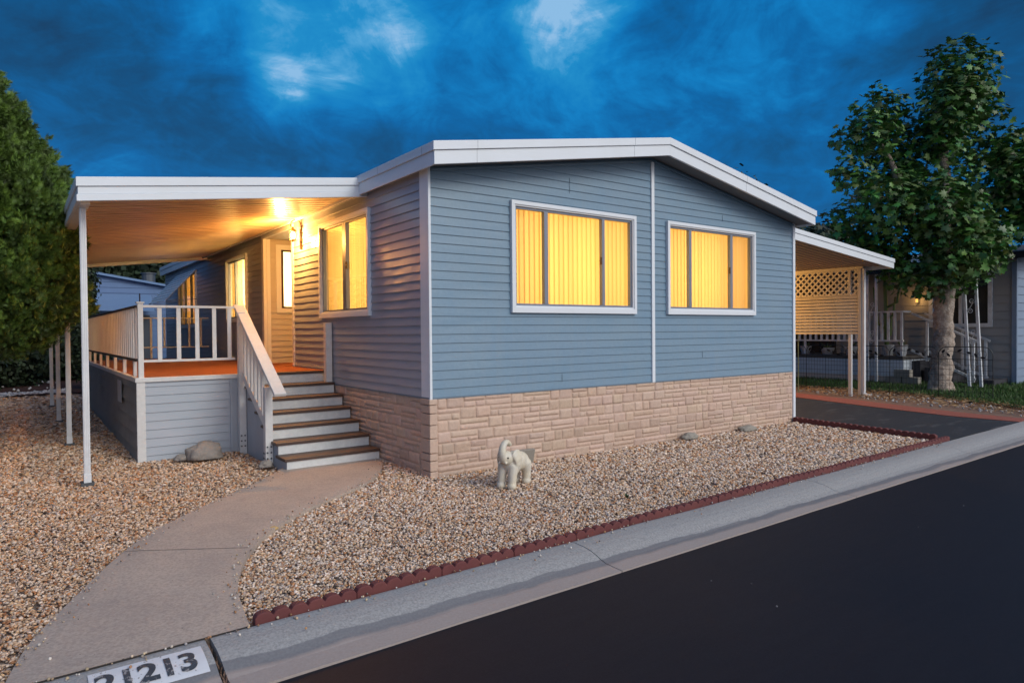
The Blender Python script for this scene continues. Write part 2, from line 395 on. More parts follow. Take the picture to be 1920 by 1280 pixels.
# curving concrete path
def spline(P, n=8):
    out = []
    P = [P[0]]+P+[P[-1]]
    for i in range(1, len(P)-2):
        for k in range(n):
            u = k/n; p0, p1, p2, p3 = [Vector((*q, 0)) for q in P[i-1:i+3]]
            q = .5*((2*p1)+(-p0+p2)*u+(2*p0-5*p1+4*p2-p3)*u*u+(-p0+3*p1-3*p2+p3)*u**3); out.append((q.x, q.y))
    out.append(P[-2]); return out
PR = spline([(-.02, 1.40), (-.05, 1.12), (-.16, .90), (-.42, .45), (-.80, .03), (-1.41, -.42), (-1.80, -.76), (-2.12, -1.12), (-2.36, -1.51), (-2.53, -1.92), (-2.61, -2.21), (-2.66, -2.53), (-2.69, -2.775)])
PL = spline([(-1.20, 1.40), (-1.55, .95), (-2.08, .39), (-2.55, -.12), (-2.88, -.56), (-3.10, -.95), (-3.3, -1.40), (-3.50, -1.88), (-3.66, -2.3), (-3.77, -2.79)])
def path_mesh():
    b = MB(); n = 60
    def res(P):
        P = [Vector((*p, 0)) for p in P]; L = [0]
        for a, c in zip(P[:-1], P[1:]): L.append(L[-1]+(c-a).length)
        out = []
        for i in range(n+1):
            d = L[-1]*i/n; k = max(j for j in range(len(L)) if L[j] <= d+1e-9); k = min(k, len(P)-2)
            u = (d-L[k])/(L[k+1]-L[k]); out.append(P[k].lerp(P[k+1], u))
        return out
    A, B = res(PL), res(PR); top = []
    zt = .006
    for i in range(n+1):
        row = []
        for k in range(9):
            u = k/8; p = A[i].lerp(B[i], u)
            zz = zt+.004*noise.noise(Vector((p.x*1.5, p.y*1.5, 2)))-(.008 if k in (0, 8) else 0)
            row.append(len(b.v)); b.v.append(Vector((p.x, p.y, zz)))
        top.append(row)
    for i in range(n):
        for k in range(8): b.f.append((top[i][k], top[i+1][k], top[i+1][k+1], top[i][k+1]))
    for side, P in ((0, A), (8, B)):
        base = [len(b.v)+i for i in range(n+1)]; b.v += [Vector((p.x, p.y, -.10)) for p in P]
        for i in range(n): b.f.append((top[i][side], top[i+1][side], base[i+1], base[i]))
    e = [len(b.v), len(b.v)+1]; b.v += [Vector((A[-1].x, A[-1].y, -.1)), Vector((B[-1].x, B[-1].y, -.1))]
    b.f.append(tuple(top[-1])+(e[1], e[0]))
    o = b.build('path', PATHM); tag(o, kind='structure')
    for poly in o.data.polygons: poly.use_smooth = False
path_mesh()
# thin control joint scored across the path
JM = mat('joint_dirt', (.20, .16, .14), .9)
b = MB(); b.bar((-3.80, yb(-3.8)+.004, .004), (-2.68, yb(-2.68)+.004, .004), .012, .004); tag(b.build('path_joint', mat('dark_joint', (.035, .03, .028), .95)), kind='structure')
o = MB().bar((-3.07, -.93, .0085), (-2.34, -1.40, .0085), .004, .003).build('path_joint', JM); tag(o, kind='structure')

def gz(x, y): return .0125*max(0., min(y-1.9, 12)) if x < 0 else 0.
# gravel beds
flat('gravel_bed', [(-2.72, -2.70), (6.80, -2.54), (7.12, .02), (-.0, .02), (-.0, 1.6), (-1.3, 1.6), (-1.3, .4)], -.050, GRAVB)
b = MB(); n = 14
for i in range(n):
    y0 = -2.8+i*1.25; y1 = y0+1.25
    b.quad((-16, y0, gz(-1, y0)-.054), (-.0, y0, gz(-1, y0)-.054), (-.0, y1, gz(-1, y1)-.054), (-16, y1, gz(-1, y1)-.054))
o = b.build('gravel_bed', GRAVB); tag(o, kind='structure')
flat('mulch', [(-30, 13.2), (-.05, 13.6), (-.05, 40), (-30, 40)], .128, MULCH)
def inpoly(x, y, P):
    c = np.zeros(len(x), bool); n = len(P); j = n-1
    for i in range(n):
        xi, yi = P[i]; xj, yj = P[j]
        m = ((yi > y) != (yj > y)) & (x < (xj-xi)*(y-yi)/(yj-yi+1e-12)+xi); c ^= m; j = i
    return c
ICO = None
def ico():
    bm = bmesh.new(); bmesh.ops.create_icosphere(bm, subdivisions=1, radius=1)
    v = np.array([q.co[:] for q in bm.verts]); f = np.array([[k.index for k in p.verts] for p in bm.faces]); bm.free(); return v, f
IV, IF = ico()
PAL = np.array([(.66, .57, .47), (.56, .40, .26), (.74, .69, .62), (.50, .27, .13), (.26, .21, .18), (.60, .47, .34), (.82, .76, .68), (.40, .20, .10), (.44, .41, .41), (.66, .52, .34)])
PW = np.array([.16, .15, .14, .09, .10, .13, .07, .05, .06, .05]); PW /= PW.sum()
def gravel(name, bx, test, mul, label, size=.0100, zf=None, pal=PAL, pw=PW, m=GRAV, dmin=.0172, dk=.0035, zoff=-.022):
    x0, x1, y0, y1 = bx; A = (x1-x0)*(y1-y0); N = int(A/dmin**2*1.35)
    x = RNG.uniform(x0, x1, N); y = RNG.uniform(y0, y1, N)
    d = np.hypot(x-CAM.x, y-CAM.y); s = np.maximum(dmin, d*dk)
    keep = (RNG.uniform(size=N) < (dmin/s)**2) & test(x, y)
    x, y, s = x[keep], y[keep], s[keep]; n = len(x)
    r = s/dmin*size*RNG.uniform(.7, 1.45, n)
    Mx = rand_rot(n)*np.stack([r*RNG.uniform(.8, 1.5, n), r*RNG.uniform(.7, 1.0, n), r*RNG.uniform(.4, .8, n)], 1)[:, None, :]
    # flatten a bit: let the stones lie down
    Mx[:, 2, :] *= .7
    z = (np.array([gz(a, c) for a, c in zip(x, y)]) if zf is None else zf(x, y))+zoff+RNG.uniform(-.004, .010, n)
    # gentle mounding of the bed
    z = z+.010*np.sin(x*2.1+1)*np.sin(y*1.7)
    ti = pal[RNG.choice(len(pal), n, p=pw)]*RNG.uniform(.72, 1.2, (n, 1))*mul
    V, F, T = scatter(IV*(1+.18*RNG.normal(size=IV.shape)), IF, np.stack([x, y, z], 1), Mx, ti)
    o = np_mesh(name, V, F, m, tint=T); tag(o, label, 'gravel', kind='stuff'); return o
pr = PR; PRpoly = [(-.0, 0.02), (-.0, 1.4)]+PR+[(-2.64, -2.70), (6.80, -2.52), (7.10, .0), (.0, .0)]
gravel('front_gravel', (-2.75, 7.15, -2.75, 1.45), lambda x, y: inpoly(x, y, PRpoly), np.array([1.05, .965, .92]), 'bed of tan and white gravel between the red edging and the stone skirting', zoff=-.040)
LP = [(-3.80, -2.80)]+list(reversed(PL))+[(-1.2, 2.0), (-1.3, 3.02), (-2.47, 3.02), (-2.47, 13.3), (-9, 13.3), (-9, -2.85)]
gravel('side_gravel', (-9, -1.1, -2.83, 13.3), lambda x, y: inpoly(x, y, LP) & (x-CAM.x > -1.05*(y-CAM.y)-.5), np.array([1.0, .85, .745]), 'warm brown gravel yard left of the curving path', dmin=.0185, zoff=-.038)
WP = np.array([(.8, .8, .82), (.6, .6, .64), (.45, .46, .5)])
gravel('white_gravel', (-6.5, -2.6, 13.1, 15.2), lambda x, y: (np.abs(y-14.1-.3*np.sin(x*1.7)) < .65+.3*np.sin(x*2.3)), 1., 'patch of pale white stones behind the porch posts', zf=lambda x, y: .15+0*x, pal=WP, pw=np.array([.5, .3, .2]), m=WSTONE, dmin=.04, dk=.003, size=.022)
# scattered white stones on the mulch
n = 70; P = np.stack([RNG.uniform(-9, -2.6, n), RNG.uniform(13.5, 19, n), np.full(n, .15)], 1)
V, F, T = scatter(IV, IF, P, rand_rot(n)*RNG.uniform(.02, .06, (n, 1, 1)), np.ones((n, 3))*.8)
tag(np_mesh('loose_white_stones', V, F, WSTONE, tint=T), 'white stones scattered over the dark red mulch', 'stones', kind='stuff')

# driveway side
flat('driveway', [(6.86, -2.54), (7.16, .02), (7.2, .1), (7.2, 16), (14.2, 16), (10.81, 2.14), (10.10, .0), (9.70, -1.5), (9.72, -2.53)], -.004, DRVM, thick=.1)
flat('painted_strip', [(9.73, -2.52), (9.71, -1.5), (10.11, .0), (10.82, 2.14), (14.21, 12.5), (15.3, 12.5), (11.85, 2.95), (11.0, .4), (10.42, -1.3), (10.25, -2.50)], .004, REDP, thick=.1)
flat('dirt_verge', [(10.26, -2.50), (10.43, -1.3), (11.01, .4), (11.86, 2.95), (15.31, 12.5), (20, 12.5), (40, 12.5), (40, -2.0)], -.02, DIRT, thick=.08)
GP = [(11.7, -2.35), (12.6, -.6), (13.35, .8), (13.65, 2.3), (13.4, 3.7), (15, 12.4), (39, 12.4), (39, -1.9)]
def ggz(x): return .02+.02*min(max(x-13.2, 0), 4)
b = MB()
b.quad(*[(x, y, ggz(x)-.005) for x, y in GP]); tag(b.build('lawn', GRASSB), kind='structure')
# grass blades
N = 52000; x = RNG.uniform(11.5, 19.5, N); y = RNG.uniform(-2.2, 7, N)
k = inpoly(x, y, GP) & (~((x > 17.25) & (y > -.2))); x, y = x[k], y[k]; n = len(x)
gt = np.array([(0, 0, 0), (1, 0, 0), (.55, .25, 1.)]) - np.array([.5, 0, 0]); gf = np.array([[0, 1, 2]])
th = RNG.uniform(0, 6.28, n); sc = RNG.uniform(.04, .10, n); zz = np.zeros(n)
Mx = np.stack([np.stack([np.cos(th)*.016, -np.sin(th)*sc, RNG.normal(0, .02, n)], 1), np.stack([np.sin(th)*.016, np.cos(th)*sc, RNG.normal(0, .02, n)], 1), np.stack([zz, zz, sc], 1)], 1)
ti = np.stack([RNG.uniform(.6, 1.5, n), RNG.uniform(.6, 1.3, n), RNG.uniform(.5, 1.1, n)], 1)
V, F, T = scatter(gt, gf, np.stack([x, y, np.clip(.02*(x-13.2), 0, .08)+.01], 1), Mx, ti)
tag(np_mesh('grass', V, F, GRASS, tint=T), 'short dark green lawn before the neighbouring house', 'grass', kind='stuff')
# straw and stone litter in the verge
n = 5200; x = RNG.uniform(10.6, 14.2, n); y = RNG.uniform(-2.4, 6.5, n)
edge = 10.62+(y+2.4)*.30; k = (x > edge+.1) & (x < 13.75-np.clip(.8-y, 0, 9)*.55+RNG.normal(0, .12, n)); x, y = x[k], y[k]; n = len(x)
Mx = frame_rot(np.stack([RNG.normal(0, .25, n), RNG.normal(0, .25, n), np.ones(n)], 1))*np.stack([RNG.uniform(.05, .14, n), np.full(n, .005), np.ones(n)], 1)[:, None, :]
V, F, T = scatter(np.array([(-1, -1, 0), (1, -1, 0), (1, 1, .02), (-1, 1, .02)])*.5, np.array([[0, 1, 2, 3]]), np.stack([x, y, RNG.uniform(0.0, .05, n)], 1), Mx, np.ones((n, 3))*RNG.uniform(.45, 1.2, (n, 1)))
tag(np_mesh('straw_litter', V, F, STRAW, tint=T), 'dry straw and grass clippings along the red strip', 'straw', kind='stuff')
n = 420; x = RNG.uniform(10.7, 13.2, n); y = RNG.uniform(-2.4, 3, n); k = (x > 10.7+(y+2.4)*.3) & (x < 13.4-np.clip(.8-y, 0, 9)*.6); x, y = x[k], y[k]; n = len(x)
V, F, T = scatter(IV, IF, np.stack([x, y, np.full(n, -.01)], 1), rand_rot(n)*RNG.uniform(.012, .035, (n, 1, 1)), np.ones((n, 3))*RNG.uniform(.25, .9, (n, 1)))
tag(np_mesh('verge_pebbles', V, F, WSTONE, tint=T), 'small pale pebbles scattered in the verge dirt', 'pebbles', kind='stuff')

# ------------------------------------------------------------ scalloped edging bricks
def edging_mesh(n=6, p=.0985):
    b = MB(); h0, h1, th = .030, .058, .055; L = n*p; prof = []
    for i in range(n):
        for k in range(8):
            u = k/8; prof.append(((i+u)*p, h0+(h1-h0)*math.sqrt(max(0, 1-(2*u-1)**2))*1.))
    prof.append((L, h0)); prof = [(0, -.05)]+prof+[(L, -.05)]
    b.prism([(x, -th/2, z) for x, z in prof], (0, th, 0))
    b.f[0], b.f[1] = b.f[0], b.f[1]
    return b
ED = edging_mesh(); edge_me = None
places = []
x = -2.665
while x < 6.55:
    y = yb(x)+.045; places.append((x, y, math.atan(.0205), 'f')); x += .5935
LX = {0: 'first piece by the curving path', }
cnt = 0
# return run along the driveway
rr = []
dx, dy = (7.14-6.86), (.02+2.44); a = math.atan2(dy, dx); Lr = math.hypot(dx, dy)
for i in range(4): rr.append((6.875+dx/Lr*(.07+i*.595), -2.46+dy/Lr*(.07+i*.595), a, 'r'))
ordn = ['second', 'third', 'fourth', 'fifth', 'sixth', 'seventh', 'eighth', 'ninth', 'tenth', 'eleventh', 'twelfth', 'thirteenth', 'fourteenth', 'fifteenth']
base = None
for i, (x, y, a, kind) in enumerate(places+rr):
    if base is None:
        base = ED.build('edging_brick', REDC, bevel=.006); o = base
    else: o = base.copy(); COL.objects.link(o)
    o.location = (x, y, RNG.uniform(-.004, .004)); o.rotation_euler = (RNG.uniform(-.04, .04), RNG.uniform(-.008, .008), a+RNG.uniform(-.008, .008))
    if kind == 'f':
        if i == 0: lb = 'scalloped red concrete edging where the front row meets the curving path'
        elif i == len(places)-1: lb = 'scalloped red concrete edging at the driveway end of the front row'
        else: lb = 'scalloped red concrete edging in the kerb row, %s from the curving path' % ordn[i-1]
    else:
        j = i-len(places); lb = 'scalloped red concrete edging beside the black driveway, ' + ['nearest the kerb', 'second from the kerb', 'second from the house corner', 'nearest the house corner'][j]
    tag(o, lb, 'garden edging', 'scalloped red edging pieces round the gravel bed')

n = 16; x = RNG.uniform(-2, 11, n); y = RNG.uniform(-7, -3.35, n)
V, F, T = scatter(IV, IF, np.stack([x, y, np.full(n, -.078)], 1), rand_rot(n)*RNG.uniform(.003, .008, (n, 1, 1)), np.ones((n, 3))*RNG.uniform(.2, .6, (n, 1)))
tag(np_mesh('road_grit', V, F, WSTONE, tint=T), 'a few pale bits of grit on the black road', 'grit', kind='stuff')
# stray stones kicked onto the path, kerb and edging foot
n = 260; x = RNG.uniform(-3.9, 6.5, n); y = np.array([yb(a)-RNG.exponential(.035)+.01 for a in x]); 
n2_ = 160; ii = RNG.integers(4, len(PR)-4, n2_); x2 = np.array([PR[i][0] for i in ii])-RNG.exponential(.05, n2_); y2 = np.array([PR[i][1] for i in ii])+RNG.normal(0, .03, n2_)
ii = RNG.integers(4, len(PL)-4, n2_); x3 = np.array([PL[i][0] for i in ii])+RNG.exponential(.05, n2_); y3 = np.array([PL[i][1] for i in ii])+RNG.normal(0, .03, n2_)
x = np.concatenate([x, x2, x3]); y = np.concatenate([y, y2, y3]); n = len(x)
V, F, T = scatter(IV, IF, np.stack([x, y, np.full(n, .011)], 1), rand_rot(n)*RNG.uniform(.003, .009, (n, 1, 1)), PAL[RNG.choice(len(PAL), n)]*RNG.uniform(.5, 1.1, (n, 1)))
tag(np_mesh('stray_gravel', V, F, GRAV, tint=T), 'loose stones strayed onto the path edges and the kerb', 'gravel', kind='stuff')
# ------------------------------------------------------------ painted house number on the kerb
pn = empty('painted_number', (-3.2, -2.975, 0), 'white rectangle with worn black digits 21213 painted on the kerb', 'house number')
pl_ = MB(); 
for i in range(10):
    for j in range(12):
        xs = [-3.445+.485*i/10, -3.445+.485*(i+1)/10]; ys = [-2.868-.218*j/12, -2.868-.218*(j+1)/12]
        def kz(x, y):
            a = yb(x)-y
            z = float(np.interp(a, [0, .03, .14, .21, .27, .32, .37], [0, .004, -.001, -.012, -.030, -.050, -.063]))
            return z+.004*noise.noise(Vector((x*1.3, a*3, 0)))+.0045
        dz = .45*(xs[0]-(-3.2))*.0
        pl_.quad((xs[0], ys[0], kz(xs[0], ys[0])), (xs[0], ys[1], kz(xs[0], ys[1])), (xs[1], ys[1], kz(xs[1], ys[1])), (xs[1], ys[0], kz(xs[1], ys[0])))
pl_.build('number_panel', PLATE, pn)
for i, ch in enumerate('21213'):
    cu = bpy.data.curves.new('digit', 'FONT'); cu.body = ch; cu.size = .19; cu.align_x = 'CENTER'; cu.offset = .006
    tmp = bpy.data.objects.new('tmp', cu); COL.objects.link(tmp)
    dg = bpy.context.evaluated_depsgraph_get(); me = bpy.data.meshes.new_from_object(tmp.evaluated_get(dg)); bpy.data.objects.remove(tmp)
    cxp = -3.382+i*.086
    bm = bmesh.new(); bm.from_mesh(me)
    for kk in range(1, 10): bmesh.ops.bisect_plane(bm, geom=bm.verts[:]+bm.edges[:]+bm.faces[:], plane_co=(0, .015*kk, 0), plane_no=(0, 1, 0))
    bm.to_mesh(me); bm.free()
    for v in me.vertices:
        x = cxp+v.co.x*.92; y = -3.045+v.co.y; v.co = Vector((x, y, kz(x, y)+.004))-Vector(pn.location)
    me.materials.clear(); link_mesh('digit', me, DIGIT, pn)

# ------------------------------------------------------------ siding generator
class Fr:
    def __init__(s, o, u, n): s.o = Vector(o); s.u = Vector(u); s.n = Vector(n)
    def __call__(s, u, z, n=0.): return s.o+s.u*u+Vector((0, 0, z))+s.n*n
def fbox(b, fr, u0, u1, z0, z1, n0, n1):
    c = fr((u0+u1)/2, (z0+z1)/2, (n0+n1)/2); return b.obox(c, (fr.u, fr.n, (0, 0, 1)), (abs(u1-u0)/2, abs(n1-n0)/2, abs(z1-z0)/2))
def siding(fr, u0, u1, z0, ztop, pitch, openings=(), lap=.0155, wav=0., du=.12, seed=0.):
    b = MB(); us = set([u0, u1]); k = int((u1-u0)/du)+1
    for i in range(k+1): us.add(u0+(u1-u0)*i/k)
    for a, c, d, e in openings: us.add(a); us.add(c)
    us = sorted(x for x in us if u0-1e-6 <= x <= u1+1e-6)
    zmax = max(ztop(x) for x in us); nrow = int(math.ceil((zmax-z0)/pitch))
    def P(u, z, zc):
        f = (z-zc)/pitch; n = lap*(1-f)
        if wav:
            q = noise.noise(Vector((u*2.0+seed, zc*1.3, 1)))+.6*noise.noise(Vector((u*5.5+seed, zc*5., 4)))
            n += wav*q*math.sin(math.pi*min(1, max(0, f)))+wav*.35*q*(1-f)
        return fr(u, z, n)
    for r in range(nrow):
        zc = z0+r*pitch; zs = {zc, zc+pitch, zc+pitch*.33, zc+pitch*.66}
        for a, c, d, e in openings:
            if zc < d < zc+pitch: zs.add(d)
            if zc < e < zc+pitch: zs.add(e)
        zs = sorted(zs); cache = {}
        for j in range(len(zs)-1):
            za, zb = zs[j], zs[j+1]; zm = (za+zb)/2
            for i in range(len(us)-1):
                ua, ub = us[i], us[i+1]; um = (ua+ub)/2
                if any(a <= um <= c and d <= zm <= e for a, c, d, e in openings): continue
                ta, tb = ztop(ua), ztop(ub)
                if max(ta, tb) <= za: continue
                q = []
                for (u, z, tt) in ((ua, za, ta), (ub, za, tb), (ub, zb, tb), (ua, zb, ta)):
                    z = min(z, max(tt, za)); key = (round(u, 4), round(z, 4))
                    if key not in cache: cache[key] = len(b.v); b.v.append(P(u, z, zc))
                    if cache[key] not in q: q.append(cache[key])
                if len(q) > 2: b.f.append(tuple(q))
                if j == 0:      # lip under the course
                    i0 = len(b.v); b.v += [fr(ua, za, -.002), fr(ub, za, -.002)]
                    b.v += [P(ub, za, zc), P(ua, za, zc)]; b.f.append((i0, i0+1, i0+2, i0+3))
    return b
def finish_siding(b, name, m, parent):
    o = b.build(name, m, parent)
    for p in o.data.polygons: p.use_smooth = True
    return o

# ------------------------------------------------------------ stone skirting generator
def stone_panel(fr, u0, u1, z0, z1, parent, seed, name='stone_skirting', hole=None):
    rnd = random.Random(seed); V = []; F = []; T = []
    def stone(a, c, d, e):
        nx = max(4, int((c-a)/.03)+2); nz = max(4, int((e-d)/.022)+2); i0 = len(V); g = .0042
        tt = rnd.uniform(.93, 1.05)*(.88 if (d < .30 and rnd.random() < .5) else 1); tc = (tt, tt*rnd.uniform(.97, 1.01), tt*rnd.uniform(.95, 1.02)); th = rnd.uniform(.008, .015)
        rough = rnd.choice((.25, .8, 1.)); sl = rnd.uniform(-.004, .006)
        for j in range(nz+1):
            for i in range(nx+1):
                eu = i in (0, nx); ez = j in (0, nz); bw = .007
                u = a+g if i == 0 else (c-g if i == nx else a+g+bw+(c-a-2*g-2*bw)*(i-1)/max(1, nx-2)); z = d+g if j == 0 else (e-g if j == nz else d+g+bw+(e-d-2*g-2*bw)*(j-1)/max(1, nz-2)); fz = j/nz
                if j == 0: z += .006*noise.noise(Vector((u*30, z*9, seed)))
                n = 0. if (eu or ez) else th+sl*(fz-.5)*2+rough*.010*noise.noise(Vector((u*22, z*30, seed)))
                
                V.append(fr(u, z, n)); T.append(tc)
        for j in range(nz):
            for i in range(nx):
                k = i0+j*(nx+1)+i; F.append((k, k+1, k+nx+2, k+nx+1))
    z = z0; cour = []; n = round((z1-z0)/.135); h = (z1-z0)/n
    for r in range(n):
        zb, zt = z0+r*h, z0+(r+1)*h; u = u0-rnd.uniform(0, .15)
        off = h*rnd.uniform(.38, .58)
        while u < u1:
            if rnd.random() < .58:
                w_ = rnd.uniform(.12, .25); a, c = max(u, u0), min(u+w_, u1)
                if c-a > .03: stone(a, c, zb, zt)
            else:
                w_ = rnd.uniform(.20, .46); a, c = max(u, u0), min(u+w_, u1); m1 = zb+off
                if c-a > .03:
                    s1 = a+(c-a)*rnd.uniform(.35, .65)
                    if rnd.random() < .55 and c-a > .2: stone(a, s1, zb, m1); stone(s1, c, zb, m1)
                    else: stone(a, c, zb, m1)
                    stone(a, c, m1, zt)
            u += w_
    V = np.array([v[:] for v in V]); 
    o = np_mesh(name, V, np.array(F), STONE, parent, tint=np.array(T))
    return o

# ------------------------------------------------------------ the mobile home
HO = empty('mobile_home', (0, 0, 0), 'blue sided mobile home with stone skirting, white roof trim and lit windows', 'house')
W = 7.2; LN = 16.1; SK = .845; EV = 3.373; RG = 3.975
FF = Fr((0, 0, 0), (1, 0, 0), (0, -1, 0)); FS = Fr((0, 0, 0), (0, 1, 0), (-1, 0, 0))
def gable(u): return EV+(RG-EV)*(1-abs(u-3.6)/3.6)+.055
W1 = (1.15, 3.195, 1.868, 3.10); W2 = (3.94, 5.985, 1.868, 3.10)
SW1 = (1.54, 3.19, 1.86, 3.13); SW2 = (7.22, 8.68, 1.88, 3.10); SW3 = (11.8, 13.9, 1.80, 3.14); REC = (4.51, 6.10, 1.0, 3.30)
PIT = (EV-SK)/25
finish_siding(siding(FF, 0, W, SK, gable, PIT, [W1, W2], lap=.0115, wav=.0022), 'front_siding', SID, HO)
finish_siding(siding(FS, 0, 16.1, SK, lambda u: EV+.02, PIT, [SW1, SW2, SW3, REC], wav=.0075, du=.07, seed=3), 'side_siding', SIDSIDE, HO)
MB().quad((W, 0, 0), (W, LN, 0), (W, LN, EV+.1), (W, 0, EV+.1)).quad((0, LN, 0), (0, LN, EV+.1), (3.6, LN, RG+.1), (W, LN, EV+.1), (W, LN, 0)).build('rear_walls', SID, HO)
MB().box(.02, W-.02, .02, LN-.02, SK-.06, SK-.02).build('floor', FLOORM, HO)
# seams in the front siding courses
SEAM = mat('seam_dark', (.09, .14, .18), .6)  # dark blue-grey for the siding joints
for u, z in ((2.05, 3.48), (2.05, 3.38), (5.2, 3.3), (4.7, 1.2), (1.9, .98)): bs = MB(); fbox(bs, FF, u, u+.003, z-.045, z+.05, .012, .0165); bs.build('siding_seam', SEAM, HO)
# skirting
st = stone_panel(FF, .075, W-.05, -.06, SK-.005, HO, 5)
stone_panel(FS, .19, 3.0, -.06, SK-.005, HO, 9)
b = MB(); fbox(b, FF, 0, W, -.09, SK, -.01, .001); fbox(b, FS, .0, LN, -.06, SK-.004, -.01, .001); b.build('skirting_backing', JOINT, HO)
# stone corner piece
b = MB(); z = -.07; rc = random.Random(4); V = []
while z < SK-.02:
    h = rc.uniform(.08, .17); h = min(h, SK-.008-z)
    e = rc.uniform(0, .006); b.box(-.028-e, .070, -.028-e, .18, z+.004, z+h-.004); z += h
o = b.build('stone_corner', STONE, HO, bevel=.008)
ca = o.data.color_attributes.new('tint', 'FLOAT_COLOR', 'POINT'); ca.data.foreach_set('color', [1.0]*4*len(o.data.vertices))
# floor-line drip strip
b = MB(); fbox(b, FF, -.0, W, SK-.012, SK+.006, 0, .022); fbox(b, FS, 0, 3.0, SK-.012, SK+.006, 0, .022); b.build('drip_strip', mat('drip_edge', (.14, .2, .26), .6), HO)
# corner and centre trims
b = MB(); b.box(-.020, .012, -.024, .175, SK-.02, EV+.05); b.build('corner_trim', WHT, HO, bevel=.004)
b = MB(); fbox(b, FF, 3.575, 3.635, SK-.01, RG-.02, .0, .026); b.build('centre_trim', WHT, HO, bevel=.004)
b = MB(); b.box(W-.045, W+.022, -.026, .05, -.02, EV+.04); b.build('corner_trim', WHT, HO, bevel=.004)
# roof
OX, OY = .117, .338; FE, FB, FR, FRB = 3.578, 3.337, 4.215, 3.974
def rz(x): return FE+(FR-FE)*(1-abs(x-3.6)/(3.6+OX))
b = MB()
b.prism([(-OX, -OY+.02, FE-.02), (3.6, -OY+.02, FR-.02), (3.6, -OY+.02, FR-.10), (-OX, -OY+.02, FE-.10)], (0, LN+OY, 0))
b.prism([(3.6, -OY+.02, FR-.02), (W+OX, -OY+.02, FE-.02), (W+OX, -OY+.02, FE-.10), (3.6, -OY+.02, FR-.10)], (0, LN+OY, 0))
rf = b.build('roof', mat('roof_metal', (.55, .57, .60), .5, var=(1, (.45, .47, .5), .6)), HO)
def rake(xa, xb, za, zb, y0, y1, dt, dbm): # sloping fascia box along x
    return MB().prism([(xa, y0, za-dt), (xb, y0, zb-dt), (xb, y0, zb-dbm), (xa, y0, za-dbm)], (0, y1-y0, 0))
H = FE-FB
for nm, dt, dbm, pr_ in (('fascia_cap', 0., .095, .018), ('fascia', .096, H, 0.)):
    b = MB(); y0 = -OY-pr_
    for xa, xb, za, zb in ((-OX-pr_, 3.6, FE, FR), (3.6, W+OX+pr_, FR, FE)):
        b.prism([(xa, y0, za-dt), (xb, y0, zb-dt), (xb, y0, zb-dbm), (xa, y0, za-dbm)], (0, .035, 0))
    # side eaves
    b.prism([(-OX-pr_, y0+.036, FE-dt), (-OX+.02, y0+.036, FE-dt), (-OX+.02, y0+.036, FE-dbm), (-OX-pr_, y0+.036, FE-dbm)], (0, LN+.5, 0))
    b.prism([(W+OX-.02, y0+.036, FE-dt), (W+OX+pr_, y0+.036, FE-dt), (W+OX+pr_, y0+.036, FE-dbm), (W+OX-.02, y0+.036, FE-dbm)], (0, LN+.5, 0))
    b.build(nm, WHT, HO, bevel=.003)
SEAMG = mat('seam_grey', (.25, .28, .3), .6)
for x in (.42, 2.9, 5.35):
    zt = rz(x); MB().box(x, x+.003, -OY-.0195, -OY-.018, zt-.094, zt-.001).build('fascia_seam', SEAMG, HO); MB().box(x, x+.003, -OY-.0015, -OY, zt-H, zt-.097).build('fascia_seam', SEAMG, HO)
for y in (-.1, 1.0): MB().box(-OX-.0195, -OX-.018, y, y+.003, FE-.094, FE-.002).build('fascia_seam', SEAMG, HO)
b = MB()
b.quad((-OX+.02, -OY+.03, FB+.035), (3.6, -OY+.03, FRB+.035), (3.6, .04, FRB+.035), (-OX+.02, .04, FB+.035))
b.quad((3.6, -OY+.03, FRB+.035), (W+OX-.02, -OY+.03, FB+.035), (W+OX-.02, .04, FB+.035), (3.6, .04, FRB+.035))
b.quad((-OX+.02, 0, FB+.037), (-OX+.02, LN, FB+.037), (.03, LN, FB+.037), (.03, 0, FB+.037))
b.quad((W+OX-.02, 0, FB+.037), (W-.03, 0, FB+.037), (W-.03, LN, FB+.037), (W+OX-.02, LN, FB+.037))
b.build('soffit', mat('soffit_grey', (.16, .17, .18), .7), HO)
b = MB()
for xa, xb, za, zb in ((.02, 3.6, EV, RG), (3.6, W-.02, RG, EV)):
    b.prism([(xa, -.030, za-.002), (xb, -.030, zb-.002), (xb, -.030, zb-.025), (xa, -.030, za-.025)], (0, .018, 0))
b.build('gable_moulding', SID, HO)

